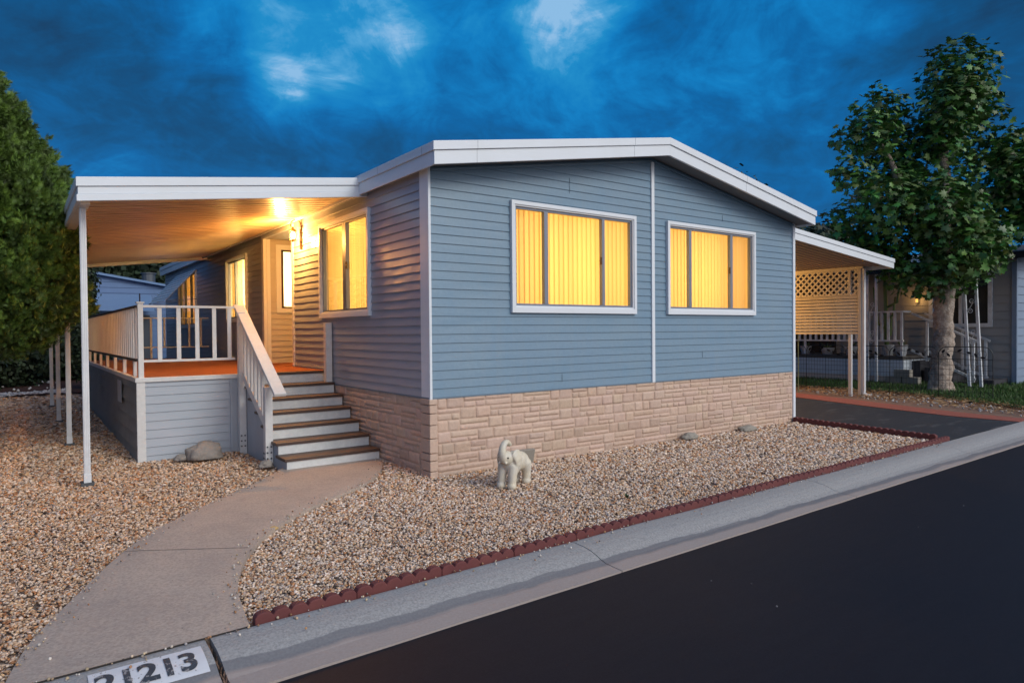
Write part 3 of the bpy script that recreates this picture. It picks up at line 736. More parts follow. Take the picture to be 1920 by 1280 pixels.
def slats(fr, u0, u1, z0, z1, n0, pitch=.080, wd=.092, ang=14, seed=1, m=BLIND, arc=.009, tint=(1, 1, 1), var=.16, fl=1):
    rnd = random.Random(seed); V = []; F = []; T = []; u = u0+pitch/2
    while u < u1+pitch/3:
        a = R(ang+rnd.uniform(-3, 3))*fl; i0 = len(V); tv = rnd.uniform(1-var, 1.0); g = 4
        for z in (z0, z1):
            for k in range(g+1):
                s = (k/g-.5); du = s*wd*math.cos(a); dn = s*wd*math.sin(a)-arc*(1-(2*s)**2)
                V.append(fr(u+du, z, n0+dn)[:]); T.append((tv*tint[0], tv*tint[1], tv*tint[2]))
        for k in range(g): F.append((i0+k, i0+k+1, i0+g+2+k, i0+g+1+k))
        u += pitch
    return V, F, T
def window(fr, op, mulls, parent, label, seed, latch=None, frame_m=WHT, sill=.02, ang=11, m=BLIND, opens=None, tint=(1, 1, 1), fl=1):
    u0, u1, z0, z1 = op; b = MB(); e = .048
    # outer frame in two steps, butted corners
    for a0, a1, n1 in ((e, 0., .050), (0., -.018, .036)):
        for (ua, ub, za, zb) in ((u0-a0, u1+a0, z1+a1, z1+a0), (u0-a0, u1+a0, z0-a0-(sill if a0 == e else 0), z0-a1), (u0-a0, u0-a1, z0-a1, z1+a1), (u1+a1, u1+a0, z0-a1, z1+a1)):
            fbox(b, fr, ua, ub, za, zb, -.03, n1)
    wf = b.build('window', frame_m, parent, bevel=.003); 
    if label: wf['label'] = label
    b = MB(); s0, s1, q0, q1 = u0+.0175, u1-.0175, z0+.0175, z1-.0175; w_ = .028
    for (ua, ub, za, zb) in ((s0, s1, q1-w_, q1), (s0, s1, q0, q0+w_), (s0, s0+w_, q0+w_, q1-w_), (s1-w_, s1, q0+w_, q1-w_)): fbox(b, fr, ua, ub, za, zb, -.04, .012)
    for a, c in mulls: fbox(b, fr, a, c, q0+w_, q1-w_, -.04, .016)
    b.build('sash', ALU, wf, bevel=.002)
    g = MB(); g.quad(fr(s0+.01, q0+.01, -.012), fr(s1-.01, q0+.01, -.012), fr(s1-.01, q1-.01, -.012), fr(s0+.01, q1-.01, -.012)); g.build('pane', GLASS, wf)
    V, F, T = slats(fr, u0, u1, z0-.05, z1+.05, -.095, seed=seed, ang=ang, tint=tint, fl=fl)
    if opens:
        keep = []
        for f_ in F:
            uu = sum((Vector(V[i])-fr.o).dot(fr.u) for i in f_)/4
            if not any(a < uu < c for a, c in opens): keep.append(f_)
        F = keep
    np_mesh('blind', np.array(V), np.array(F), m, wf, tint=np.array(T), smooth=True)
    # reveal box round the blind so that the room light only leaves through it
    b = MB()
    for (ua, ub, za, zb) in ((u0-.05, u1+.05, z1+.02, z1+.05), (u0-.05, u1+.05, z0-.05, z0-.02), (u0-.06, u0-.02, z0-.02, z1+.02), (u1+.02, u1+.06, z0-.02, z1+.02)): fbox(b, fr, ua, ub, za, zb, -.16, -.031)
    b.build('reveal', PALE, wf)
    if latch:
        b = MB(); u, z = latch; fbox(b, fr, u-.012, u+.006, z-.05, z+.05, .002, .028); fbox(b, fr, u-.035, u, z-.008, z+.008, .01, .03); b.build('latch', BRONZE, wf, bevel=.002)
    return wf
window(FF, W1, [(1.625, 1.685), (2.615, 2.665)], HO, 'wide front window left of the centre trim, three panes of lit yellow blinds', 3, latch=(2.60, 2.50))
window(FF, W2, [(4.40, 4.455), (5.40, 5.46)], HO, 'smaller looking front window right of the centre trim, lit amber at its right', 8, latch=(5.385, 2.50))
window(FS, SW1, [(2.285, 2.40)], HO, 'side window between porch lamp and house corner', 11, latch=(2.275, 2.5), ang=10)
window(FS, SW2, [(8.05, 8.12)], HO, 'side window beyond the front door recess, very bright on its right', 14, ang=10, m=BLIND, opens=[(7.2, 7.95)])
window(FS, SW3, [(12.45, 12.5), (13.2, 13.25)], HO, 'side window under the striped awning', 15, ang=20)
# sheer curtain in the bright window
V, F, T = slats(FS, 7.2, 8.0, 1.84, 3.14, -.10, pitch=.05, wd=.07, ang=10, seed=2, m=SHEER, var=.05)
np_mesh('curtain', np.array(V), np.array(F), SHEER, HO, tint=np.array(T), smooth=True)
# crossbar of the awning window
# entrance recess
RB = 1.25; FRC = Fr((0, 6.10, 0), (1, 0, 0), (0, -1, 0))
RW = (.30, .98, 2.04, 3.12)
WARM = mat('recess_siding', (.50, .48, .45), .5, bump=(30, .1, .002), var=(2, (.44, .42, .40), .6))
finish_siding(siding(FRC, .10, RB, 1.03, lambda u: 3.31, .102, [RW]), 'recess_siding', WARM, HO)
b = MB()
b.quad((0, 4.51, 1), (RB, 4.51, 1), (RB, 4.51, 3.31), (0, 4.51, 3.31)); b.quad((RB, 4.51, 1), (RB, 6.1, 1), (RB, 6.1, 3.31), (RB, 4.51, 3.31)); b.quad((0, 4.51, 3.302), (RB, 4.51, 3.302), (RB, 6.1, 3.302), (0, 6.1, 3.302))
b.build('recess_lining', WARM, HO)
MB().box(0.0, RB, 4.51, 6.1, .98, 1.028).build('recess_floor', CARP, HO)
b = MB(); b.box(-.022, .035, 6.07, 6.20, 1.03, 3.30); b.box(.036, .10, 6.062, 6.099, 1.03, 3.30); b.box(-.022, .03, 4.45, 4.53, 1.03, 3.27); b.box(-.024, .03, 4.45, 6.20, 3.301, 3.365); b.build('recess_trim', WHT, HO, bevel=.003)
dr = MB().box(RB-.045, RB-.002, 4.85, 5.75, 1.03, 3.06).build('door', WHT, HO, bevel=.004)
b = MB(); b.tube([(RB-.05, 4.93, 2.0), (RB-.10, 4.93, 2.0)], .012); b.tube([(RB-.10, 4.93, 2.0), (RB-.13, 4.93, 2.0)], .03, 10); b.build('door_knob', BRONZE, dr)
b = MB()
for z0, z1 in ((1.15, 1.9), (2.0, 2.9)): b.box(RB-.052, RB-.0455, 4.98, 5.62, z0, z1)
b.build('door_panel', WHT, dr, bevel=.006)
u0, u1, z0, z1 = RW; b = MB()
for ua, ub, za, zb in ((u0-.09, u1+.09, z1, z1+.09), (u0-.09, u1+.09, z0-.09, z0), (u0-.09, u0, z0, z1), (u1, u1+.09, z0, z1)): fbox(b, FRC, ua, ub, za, zb, -.03, .035)
wf = b.build('window', WHT, HO, bevel=.004); wf['label'] = 'narrow frosted window inside the entrance recess'
b = MB()
for ua, ub, za, zb in ((u0, u1, z1-.03, z1), (u0, u1, z0, z0+.03), (u0, u0+.05, z0, z1)): fbox(b, FRC, ua, ub, za, zb, -.04, .01)
b.build('sash', BRONZE, wf)
V, F, T = slats(FRC, u0, u1, z0, z1, -.05, pitch=.05, wd=.07, ang=6, seed=2, var=.03, arc=.004)
np_mesh('curtain', np.array(V), np.array(F), SHEER, wf, tint=np.array(T), smooth=True)

# room lamps behind the lit windows
def area(name, loc, direc, sx, sy, e, col):
    l = bpy.data.lights.new(name, 'AREA'); l.shape = 'RECTANGLE'; l.size = sx; l.size_y = sy; l.energy = e; l.color = col
    o = bpy.data.objects.new(name, l); COL.objects.link(o); o.location = loc
    o.rotation_euler = Vector(direc).to_track_quat('-Z', 'Z').to_euler(); return o
RC = (1, .735, .35)
area('room_light', (2.2, 1.3, 2.4), (0, -1, 0), 2.1, 1.4, 56, RC)
area('room_light', (4.85, 1.3, 2.4), (0, -1, 0), 1.9, 1.4, 52, RC)
area('room_light', (.95, 2.35, 2.45), (-1, 0, 0), 1.7, 1.4, 62, RC)
area('room_light', (.62, 7.60, 2.5), (-1, 0, 0), .9, 1.2, 150, (1, .80, .45))
area('room_light', (1.3, 12.8, 2.5), (-1, 0, 0), 1.8, 1.0, 38, (1, .66, .25))
area('room_light', (.66, 6.75, 2.6), (0, -1, 0), .6, 1.0, 42, (1, .82, .5))
# dividing walls so the rooms stay separate
MB().box(.05, W-.05, 4.40, 4.44, SK, EV).box(RB+.06, W-.05, 6.3, 6.34, SK, EV).box(.05, W-.05, 10, 10.04, SK, EV).box(1.05, 1.09, 6.2, 7.1, SK, EV).box(.12, 1.05, 7.06, 7.1, SK, EV).build('inner_walls', PALE, HO)

# striped awning over the back side window
AW = empty('window_awning', (0, 12.8, 3.2), 'small striped metal awning over the back side window', 'awning')
b = MB(); ya, yb_ = 11.72, 14.25; n = 10
for i in range(n):
    a = i/n; c = (i+1)/n
    x0, z0_, x1, z1_ = -.02-.70*a, 3.20-.80*a, -.02-.70*c, 3.20-.80*c
    b.prism([(x0, ya, z0_), (x1-.012, ya, z1_+.012), (x1-.012, ya, z1_), (x0+.01, ya, z0_-.012)], (0, yb_-ya, 0))
b.build('slat', mat('awning_stripe', (.50, .56, .62), .4), AW)
for y in (ya, (ya+yb_)/2, yb_): b = MB(); b.tube([(-.02, y, 3.19), (-.72, y, 2.385)], .012, 6); b.tube([(-.02, y, 2.45), (-.70, y, 2.40)], .008, 6); b.build('bracket', ALU, AW)

# ------------------------------------------------------------ porch cover with posts
PC = empty('porch_cover', (-1.5, 6, 3.1), 'white flat metal porch cover with lit ribbed ceiling on the left', 'porch roof')
CX0, CX1, CY0, CY1 = -3.15, -.005, 1.60, 10.6
def cz(x): return 3.18+(x-CX0)*.1235
# ribbed ceiling pans running along x
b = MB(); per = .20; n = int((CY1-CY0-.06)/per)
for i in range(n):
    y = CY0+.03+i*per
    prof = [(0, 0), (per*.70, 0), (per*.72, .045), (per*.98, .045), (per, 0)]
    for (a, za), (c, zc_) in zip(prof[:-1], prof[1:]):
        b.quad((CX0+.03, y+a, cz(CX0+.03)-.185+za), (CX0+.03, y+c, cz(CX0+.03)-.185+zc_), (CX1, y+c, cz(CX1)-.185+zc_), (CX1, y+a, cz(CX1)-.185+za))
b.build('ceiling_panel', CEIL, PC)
MB().prism([(CX0+.03, CY0+.03, cz(CX0)-.03), (CX1, CY0+.03, cz(CX1)-.03), (CX1, CY0+.03, cz(CX1)-.12), (CX0+.03, CY0+.03, cz(CX0)-.12)], (0, CY1-CY0-.05, 0)).build('roof_deck', MATS['roof_metal'], PC)
for nm, dt, dbm, pr_ in (('fascia_cap', 0., .095, .02), ('fascia', .097, .175, .004), ('gutter_lip', .177, .245, .016)):
    b = MB()
    xa = CX0-pr_; xb = .10
    b.prism([(xa, CY0-pr_, cz(xa)-dt), (xb, CY0-pr_, cz(xb)-dt), (xb, CY0-pr_, cz(xb)-dbm), (xa, CY0-pr_, cz(xa)-dbm)], (0, .03+pr_, 0))
    b.prism([(xa, CY0+.031, cz(CX0)-dt), (CX0+.028, CY0+.031, cz(CX0)-dt), (CX0+.028, CY0+.031, cz(CX0)-dbm), (xa, CY0+.031, cz(CX0)-dbm)], (0, CY1-CY0-.03, 0))
    b.build(nm, WHT, PC, bevel=.004)
MB().prism([(CX0+.03, CY1-.03, cz(CX0)-.12), (CX1, CY1-.03, cz(CX1)-.12), (CX1, CY1-.03, cz(CX1)-.245), (CX0+.03, CY1-.03, cz(CX0)-.245)], (0, .03, 0)).build('rear_fascia', WHT, PC, bevel=.003)
MB().box(-3.135, -3.04, CY0+.1, CY1-.05, 2.925, 2.985).build('beam', WHTM, PC)
def porch_post(y, top, lab):
    z0 = gz(-1, y); P = empty('porch_post', (-3.09, y, z0), lab, 'post', 'posts along the outer edge of the porch cover')
    b = MB(); w_ = .029
    b.box(-3.09-w_, -3.09+w_, y-w_, y+w_, z0+.10, top)
    for k in (-.016, 0, .016): b.box(-3.09+k-.005, -3.09+k+.005, y-w_-.004, y-w_, z0+.10, top-.01); b.box(-3.09-w_-.004, -3.09-w_, y+k-.005, y+k+.005, z0+.1, top-.01)
    b.build('post_shaft', WHTM, P, bevel=.003)
    MB().box(-3.09-.035, -3.09+.035, y-.035, y+.035, z0-.03, z0+.10).build('base_sleeve', WHTM, P, bevel=.003)
    MB().box(-3.09-.06, -3.09+.06, y-.05, y+.05, z0-.05, z0+.006).build('base_plate', GREYP, P)
for y, l in ((1.95, 'nearest white porch post, tall in front of the deck'), (4.90, 'second porch post, just behind the nearest one'), (7.75, 'third porch post, orange lit, left of the deck railing'), (10.52, 'farthest porch post, nearest the dark hedge')): porch_post(y, 2.925, l)

# ------------------------------------------------------------ deck
DZ = 1.03; DY = 3.02; DX = -2.46; DB = 10.35
DK = empty('deck', (-1.2, 6.5, 0), 'raised porch deck with grey lap skirting and rust orange carpet', 'deck')
MB().box(DX, 0.0-.03, DY, DB, DZ-.05, DZ).build('deck_floor', CARP, DK)
b = MB(); b.box(DX-.035, -1.22, DY-.035, DY+.02, DZ-.052, DZ+.004); b.box(DX-.035, DX+.02, DY+.021, DB, DZ-.052, DZ+.004); b.build('deck_edge', PWHT, DK, bevel=.003)
FD = Fr((DX, DY, 0), (1, 0, 0), (0, -1, 0)); FDL = Fr((DX, DY, 0), (0, 1, 0), (-1, 0, 0))
finish_siding(siding(FD, .0, 1.10, -.06, lambda u: DZ-.052, .1085, lap=.012, wav=.001), 'front_skirting', SKIRT, DK)
finish_siding(siding(FDL, .0, DB-DY, -.06, lambda u: DZ-.052, .19, lap=.03, wav=.012, du=.15, seed=9), 'side_skirting', mat('grey_side_skirting', (.25, .25, .245), .6, bump=[((3, 3, 8), .3, .008)], var=[(1.3, (.18, .185, .19), .8), ((2, 2, .6), (.30, .29, .27), .5)]), DK)  # side boards darker and greyer than the front skirting
MB().quad((DX, DB, -.1), (0, DB, -.1), (0, DB, DZ-.05), (DX, DB, DZ-.05)).build('back_skirting', SKIRT, DK)
b = MB(); b.box(DX-.022, DX+.075, DY-.024, DY+.03, -.05, DZ-.054); b.build('corner_board', PWHT, DK, bevel=.003)
b = MB(); b.box(-1.375, -1.345, DY-.028, DY+.0, -.05, DZ-.054); b.box(-1.343, -1.245, DY-.012, DY+.01, -.05, DZ-.054); b.build('end_board', SKIRT, DK, bevel=.003)
MB().box(DX-.0435, DX-.0375, 4.35, 4.75, .62, .93).build('patch_panel', SKIRT, DK, bevel=.001)
# front railing
RL = empty('front_railing', (-1.9, DY, DZ), 'white front deck railing with five wide balusters facing the street', 'railing')
b = MB(); b.box(-2.455, -2.395, DY-.02, DY+.04, DZ, 1.965); b.build('rail_post', PWHT, RL, bevel=.003)
MB().box(-2.47, -2.38, DY-.035, DY+.055, 1.966, 1.985).build('post_cap', PWHT, RL, bevel=.003)
MB().tube([(-2.425, DY+.01, 1.985), (-2.425, DY+.01, 2.09)], .008, 6).build('finial', BLACKM, RL)
MB().box(-2.394, -1.30, DY-.01, DY+.03, 1.915, 1.945).build('top_rail', PWHT, RL, bevel=.003)
MB().box(-2.394, -1.30, DY-.01, DY+.03, 1.225, 1.255).build('bottom_rail', PWHT, RL, bevel=.003)
for x in (-2.205, -1.985, -1.765, -1.555, -1.365): MB().box(x-.028, x+.022, DY-.002, DY+.022, 1.256, 1.914).build('baluster', PWHT, RL, bevel=.002)
# left railing with dense slats on short legs
SR = empty('side_railing', (DX, 6.7, DZ), 'long side deck railing of closely set balusters raised on short legs', 'railing')
for y in np.arange(DY+.16, DB-.05, .205): MB().box(DX-.006, DX+.032, y, y+.05, 1.27, 1.915).build('baluster', PWHT, SR, bevel=.002)
MB().box(DX-.01, DX+.032, DY+.05, DB, 1.916, 1.945).build('top_rail', mat('dark_rail', (.10, .08, .07), .6), SR)
MB().box(DX-.005, DX+.027, DY+.05, DB, 1.235, 1.268).build('bottom_rail', MATS['dark_rail'], SR)
for y in (3.42, 4.45, 5.55, 6.65, 7.75, 8.85, 9.9): MB().box(DX-.002, DX+.038, y-.03, y+.03, DZ+.005, 1.234).build('leg', PWHT, SR, bevel=.002)
# back railing
BR = empty('back_railing', (-1.3, DB, DZ), 'thin back deck railing lit orange behind the front balusters', 'railing')
MB().box(DX+.05, -.05, DB-.03, DB, 1.925, 1.95).build('top_rail', PWHT, BR); MB().box(DX+.05, -.05, DB-.03, DB, 1.27, 1.295).build('bottom_rail', PWHT, BR)
for x, z in ((-2.2, 1.296), (-1.95, 1.296), (-1.7, 1.296), (-1.25, 1.04), (-.98, 1.296), (-.72, 1.296), (-.47, 1.296), (-.22, 1.296)): MB().box(x-.02, x+.02, DB-.025, DB-.005, z, 1.924).build('baluster', PWHT, BR)

# ------------------------------------------------------------ stairs
ST = empty('staircase', (-.6, 2.1, 0), 'wooden stairs with brown treads and white risers up to the deck', 'stairs')
SX0, SX1 = -1.19, -.03
NY = [1.23, 1.54, 1.845, 2.13, 2.40, 2.70]; NZ = [.13, .275, .425, .575, .725, .875]
for i in range(6):
    x0 = SX0 + (.0 if i else .0)
    ynext = NY[i+1] if i < 5 else DY
    MB().box(x0-.03, SX1+.0, NY[i], ynext+.045, NZ[i]-.034, NZ[i]).build('tread', TREAD, ST, bevel=.006)
    zb = (NZ[i-1]+.001) if i else -.04
    MB().box(x0, SX1-.004, NY[i]+.022, NY[i]+.042, zb, NZ[i]-.035).build('riser', RISER, ST, bevel=.002)
MB().box(SX0, SX1-.01, DY-.03, DY-.006, NZ[5]+.001, DZ-.035).build('riser', RISER, ST, bevel=.002)
MB().box(SX0-.02, SX1, DY-.05, DY-.0005, DZ-.034, DZ+.002).build('tread', TREAD, ST, bevel=.005)
b = MB()
for i in range(6):
    ynext = NY[i+1] if i < 5 else DY-.05
    b.box(SX0+.002, SX0+.02, NY[i]+.044, ynext+.042, -.05, NZ[i]-.036)
b.build('stringer', STEPS, ST)
HR = empty('stair_handrail', (-1.2, 2.2, 0), 'sloping white wooden stair handrail with vertical balusters', 'handrail')
MB().box(-1.285, -1.195, 1.74, 1.83, -.04, .93).build('newel_post', PWHT, HR, bevel=.004)
MB().box(-1.285, -1.195, 2.89, 2.98, -.04, 1.86).build('deck_post', PWHT, HR, bevel=.004)
a = Vector((-1.225, 3.10, 1.955)); c = Vector((-1.225, 1.35, .86)); MB().bar(a, c, .14, .042).build('hand_grip', PWHT, HR, bevel=.006)
a2 = Vector((-1.23, 2.89, 1.03)); c2 = Vector((-1.23, 1.83, .44)); MB().bar(a2, c2, .045, .10).build('bottom_rail', PWHT, HR, bevel=.004)
for k in range(6):
    y = 2.79-k*.155; tz = .86+(y-1.35)/1.75*1.095-.03; bz = .44+(y-1.83)/1.06*.59+.03
    MB().box(-1.252, -1.214, y-.02, y+.02, bz, tz).build('baluster', PWHT, HR, bevel=.002)
b = MB()
for y in (1.76, 1.81): 
    for z in (.07, .13): b.tube([(-1.286, y, z), (-1.292, y, z)], .012, 8)
for x in (-1.265, -1.22):
    for z in (.07, .14, .21): b.tube([(x, 1.738, z), (x, 1.733, z)], .011, 8); b.tube([(x, 2.888, z), (x, 2.883, z)], .011, 8)
b.build('bolt', GREYP, HR)
o = MB().box(-.115, -.025, 2.80, 2.90, .87, 1.72).build('wall_post', PWHT, bevel=.004); tag(o, 'short white post at the top of the stairs against the house wall', 'post')

# ------------------------------------------------------------ carriage lamp
LM = empty('carriage_lamp', (-.02, 4.05, 2.95), 'lit carriage lamp with curled arm beside the entrance recess', 'wall lamp')
b = MB(); fbox(b, FS, 4.02, 4.085, 2.90, 3.22, .014, .035); b.build('back_plate', BRONZE, LM, bevel=.008)
pts = []
for k in range(15):
    a = R(-20+k*16); pts.append((-.10+.085*math.cos(a), 4.05, 3.27+.085*math.sin(a)))
pts = [(-.03, 4.05, 3.02), (-.022, 4.05, 3.14)]+pts[1:]+[(-.165, 4.05, 3.235), (-.15, 4.05, 3.225)]
MB().tube(pts, .009, 8).build('arm', BRONZE, LM, smooth=True)
b = MB(); b.tube([(-.15, 4.05, 3.245), (-.15, 4.05, 3.215), (-.15, 4.05, 3.20), (-.15, 4.05, 3.175)], [.010, .018, .045, .06], 12); b.tube([(-.15, 4.05, 3.045), (-.15, 4.05, 3.03), (-.15, 4.05, 3.01)], [.05, .04, .01], 12); b.build('lantern_cap', BRONZE, LM, smooth=True)
for k in range(4):
    a = R(45+90*k); MB().tube([(-.15+.052*math.cos(a), 4.05+.052*math.sin(a), 3.18), (-.15+.048*math.cos(a), 4.05+.048*math.sin(a), 3.04)], .003, 5).build('cage_bar', BRONZE, LM)
MB().tube([(-.15, 4.05, 3.06), (-.15, 4.05, 3.07), (-.15, 4.05, 3.11), (-.15, 4.05, 3.15), (-.15, 4.05, 3.165)], [.008, .024, .036, .026, .01], 14).build('bulb', BULB, LM, smooth=True)
g = MB().tube([(-.15, 4.05, 3.045), (-.15, 4.05, 3.11), (-.15, 4.05, 3.176)], [.046, .052, .05], 16, cap=False).build('lamp_glass', GLASS, LM, smooth=True)
pl2 = bpy.data.lights.new('lamp_light', 'POINT'); pl2.energy = 190; pl2.color = (1, .42, .085); pl2.shadow_soft_size = .05
po = bpy.data.objects.new('lamp_light', pl2); COL.objects.link(po); po.location = (-.30, 4.03, 3.08)

# ------------------------------------------------------------ carport on the right
CP = empty('carport_cover', (9.8, 5, 3.3), 'white carport roof with brown lit underside right of the house', 'carport roof')
def kz2(x): return 3.578-(x-7.2)*.0885
KX0, KX1, KY0, KY1 = 7.225, 12.27, .60, 12.0
b = MB(); per = .15
for i in range(int((KY1-KY0-.06)/per)):
    y = KY0+.03+i*per
    for (a, za), (c, zc_) in (((0, 0), (.07, 0)), ((.07, 0), (.08, .02)), ((.08, .02), (.14, .02)), ((.14, .02), (.15, 0))):
        b.quad((KX0, y+a, kz2(KX0)-.14+za), (KX0, y+c, kz2(KX0)-.14+zc_), (KX1-.03, y+c, kz2(KX1)-.14+zc_), (KX1-.03, y+a, kz2(KX1)-.14+za))
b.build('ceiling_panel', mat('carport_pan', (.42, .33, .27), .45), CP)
MB().prism([(KX0, KY0+.03, kz2(KX0)-.02), (KX1, KY0+.03, kz2(KX1)-.02), (KX1, KY0+.03, kz2(KX1)-.09), (KX0, KY0+.03, kz2(KX0)-.09)], (0, KY1-KY0, 0)).build('roof_deck', MATS['roof_metal'], CP)
for nm, dt, dbm, pr_ in (('fascia_cap', 0., .085, .016), ('fascia', .087, .215, 0.)):
    b = MB(); b.prism([(KX0, KY0-pr_, kz2(KX0)-dt), (KX1+pr_, KY0-pr_, kz2(KX1)-dt), (KX1+pr_, KY0-pr_, kz2(KX1)-dbm), (KX0, KY0-pr_, kz2(KX0)-dbm)], (0, .03+pr_, 0))
    b.prism([(KX1-.02, KY0+.031, kz2(KX1)-dt), (KX1+pr_, KY0+.031, kz2(KX1)-dt), (KX1+pr_, KY0+.031, kz2(KX1)-dbm), (KX1-.02, KY0+.031, kz2(KX1)-dbm)], (0, KY1-KY0-.03, 0))
    b.build(nm, WHT, CP, bevel=.003)
MB().box(12.06, 12.14, 1.2, 11.8, 2.955, 3.01).build('beam', LATT, CP)
SC = empty('carport_screen', (12.1, 5, 2.2), 'cream louvre and lattice screen hanging under the carport edge', 'screen')
b = MB(); n = 12
for i in range(n):
    z = 1.44+i*(.91/n); b.prism([(12.058, 1.27, z), (12.070, 1.27, z), (12.108, 1.27, z+.067), (12.096, 1.27, z+.067)], (0, 8.5, 0))
b.build('louvre_slats', LATT, SC)
b = MB(); zt, zb = 2.95, 2.365; hh = zt-zb
for i in range(-4, 56):
    y = 1.30+i*.152
    for s in (1, -1):
        ya, yb2 = (y, y+hh) if s > 0 else (y+hh, y)
        pa = Vector((12.10+.004*s, ya, zb)); pb = Vector((12.10+.004*s, yb2, zt))
        # clip to y range
        lo, hi = 1.30, 9.75
        def cl(p, q):
            if p.y < lo: p = p.lerp(q, (lo-p.y)/(q.y-p.y)) if q.y > lo else None
            elif p.y > hi: p = p.lerp(q, (hi-p.y)/(q.y-p.y)) if q.y < hi else None
            return p
        a_, c_ = cl(pa.copy(), pb), cl(pb.copy(), pa)
        if a_ is None or c_ is None or (a_-c_).length < .03: continue
        b.bar(a_, c_, .006, .042, up=(c_-a_).normalized().cross(Vector((1, 0, 0))))
b.build('lattice', LATT, SC)
b = MB(); b.box(12.075, 12.125, 1.26, 9.77, 2.345, 2.372); b.box(12.08, 12.12, 1.27, 9.77, 2.935, 2.954)
for y in (1.515, 3.4, 5.3, 7.2): b.box(12.068, 12.092, y-.03, y+.03, 2.373, 2.934)
b.build('screen_frame', LATT, SC)
for y, l in ((1.50, 'thinner carport post left of the downspout post'),):
    o = MB().box(12.06, 12.13, y-.035, y+.035, -.02, 1.43).build('carport_post', WHTM, bevel=.003); tag(o, l, 'post')
for y, l in ((6.5, None),):
    pass
o = MB().box(12.045, 12.125, 1.232, 1.30, -.02, 2.954).build('carport_post', LATT, bevel=.003); tag(o, 'carport corner post carrying the screen, beside the downspout', 'post')
DS = empty('downspout', (12.1, 1.18, 0), 'white downspout with kicked out foot at the carport corner', 'downspout')
MB().box(12.06, 12.14, 1.16, 1.228, .11, 2.95).build('pipe', WHTM, DS, bevel=.006)
MB().tube([(12.10, 1.194, .12), (12.10, 1.19, .06), (12.09, 1.12, .03), (12.07, 1.0, .02)], [.045, .045, .043, .04], 8).build('elbow', WHTM, DS, smooth=False)
gp = MB().tube([(12.1, 2.81, -.02), (12.1, 2.81, 1.44)], .012, 6).build('garden_stake', STAKE); tag(gp, 'thin green stake beside the house corner trim', 'stake')
lk = empty('carport_lamp', (10.6, 4.6, 3.10), 'small warm ceiling lamp under the carport', 'ceiling lamp')
MB().tube([(10.6, 4.6, 3.135), (10.6, 4.6, 3.09)], .09, 14).build('lamp_base', WHTM, lk); MB().tube([(10.6, 4.6, 3.089), (10.6, 4.6, 3.05), (10.6, 4.6, 3.02)], [.07, .06, .02], 14).build('lamp_globe', BULB2, lk)
l = bpy.data.lights.new('carport_light', 'POINT'); l.energy = 260; l.color = (1, .50, .12); l.shadow_soft_size = .08
o = bpy.data.objects.new('carport_light', l); COL.objects.link(o); o.location = (10.6, 4.6, 2.95)

# ------------------------------------------------------------ wire garden fence, five panels
def wire_panel():
    L = 1.045; P = empty('wire_fence_panel', (12.95, 3.09, -.05), 'x', 'garden fence', 'black wire garden fence panels along the verge')
    x0, y0, z0 = 12.95, 3.09, -.05; H_ = 1.20
    b = MB(); r = .18; arc = [(x0, y0, z0), (x0, y0, z0+H_-r)]
    for k in range(1, 7): a = R(180-15*k); arc.append((x0, y0-r-r*math.cos(a), z0+H_-r+r*math.sin(a)))
    for k in range(0, 7): a = R(90-15*k); arc.append((x0, y0-L+r-r*math.cos(a), z0+H_-r+r*math.sin(a)))
    arc.append((x0, y0-L, z0)); b.tube(arc, .0085, 6); b.tube([(x0, y0, z0+.93), (x0, y0-L, z0+.93)], .006, 5); b.build('arch_frame', BLACKM, P)
    b = MB()
    for k in range(1, 14): y = y0-L*k/14; b.tube([(x0, y, z0-.0), (x0, y, z0+.93)], .0032 if k != 7 else .006, 4)
    for z in (.12, .22, .34, .46, .58, .70, .80): b.tube([(x0, y0, z0+z), (x0, y0-L, z0+z)], .0032, 4)
    b.build('wire_mesh', BLACKM, P)
    b = MB(); vine = [(x0, y0-.03, z0+1.0), (x0, y0-.25, z0+1.11), (x0, y0-.5, z0+1.05), (x0, y0-.75, z0+.98), (x0, y0-.97, z0+.94)]; b.tube(vine, .004, 5)
    for cy, cz_, rr_ in ((.13, 1.03, .07), (.86, 1.04, .09)):
        b.tube([(x0, y0-cy+rr_*math.cos(R(a))*(1-a/900), z0+cz_+rr_*math.sin(R(a))*(1-a/900)) for a in range(0, 420, 30)], .0035, 4)
    b.build('vine_wire', BLACKM, P)
    for ly, lz, an in ((.10, 1.10, 60), (.20, 1.02, -50), (.42, 1.12, 30), (.60, 1.07, -20), (.73, 1.02, -60), (.86, .97, 0)):
        b = MB(); u = Vector((0, -math.cos(R(an)), math.sin(R(an)))); v = Vector((0, math.sin(R(an)), math.cos(R(an)))); c = Vector((x0, y0-ly, z0+lz))
        pr2 = [(-1, 0), (-.5, .7), (.1, .8), (.6, .5), (1, 0), (.6, -.5), (.1, -.8), (-.5, -.7)]
        b.prism([c+u*p*.055+v*q*.032+Vector((-.004, 0, 0)) for p, q in pr2], (.008, 0, 0)); b.build('leaf', BLACKM, P)
    return P
fp = wire_panel(); labs = ['wire fence panel right of the downspout post', 'wire fence panel directly before the tree trunk base', 'wire fence panel free at its right end, farthest right', 'wire fence panel behind the thin carport post', 'leftmost wire fence panel beside the house corner']
fp['label'] = labs[3]
dup(fp, (12.95, 2.045, -.05), labs[0]); dup(fp, (12.95, 1.0, -.05), labs[1]); dup(fp, (12.95, -.045, -.05), labs[2]); dup(fp, (12.95, 4.135, -.05), labs[4])

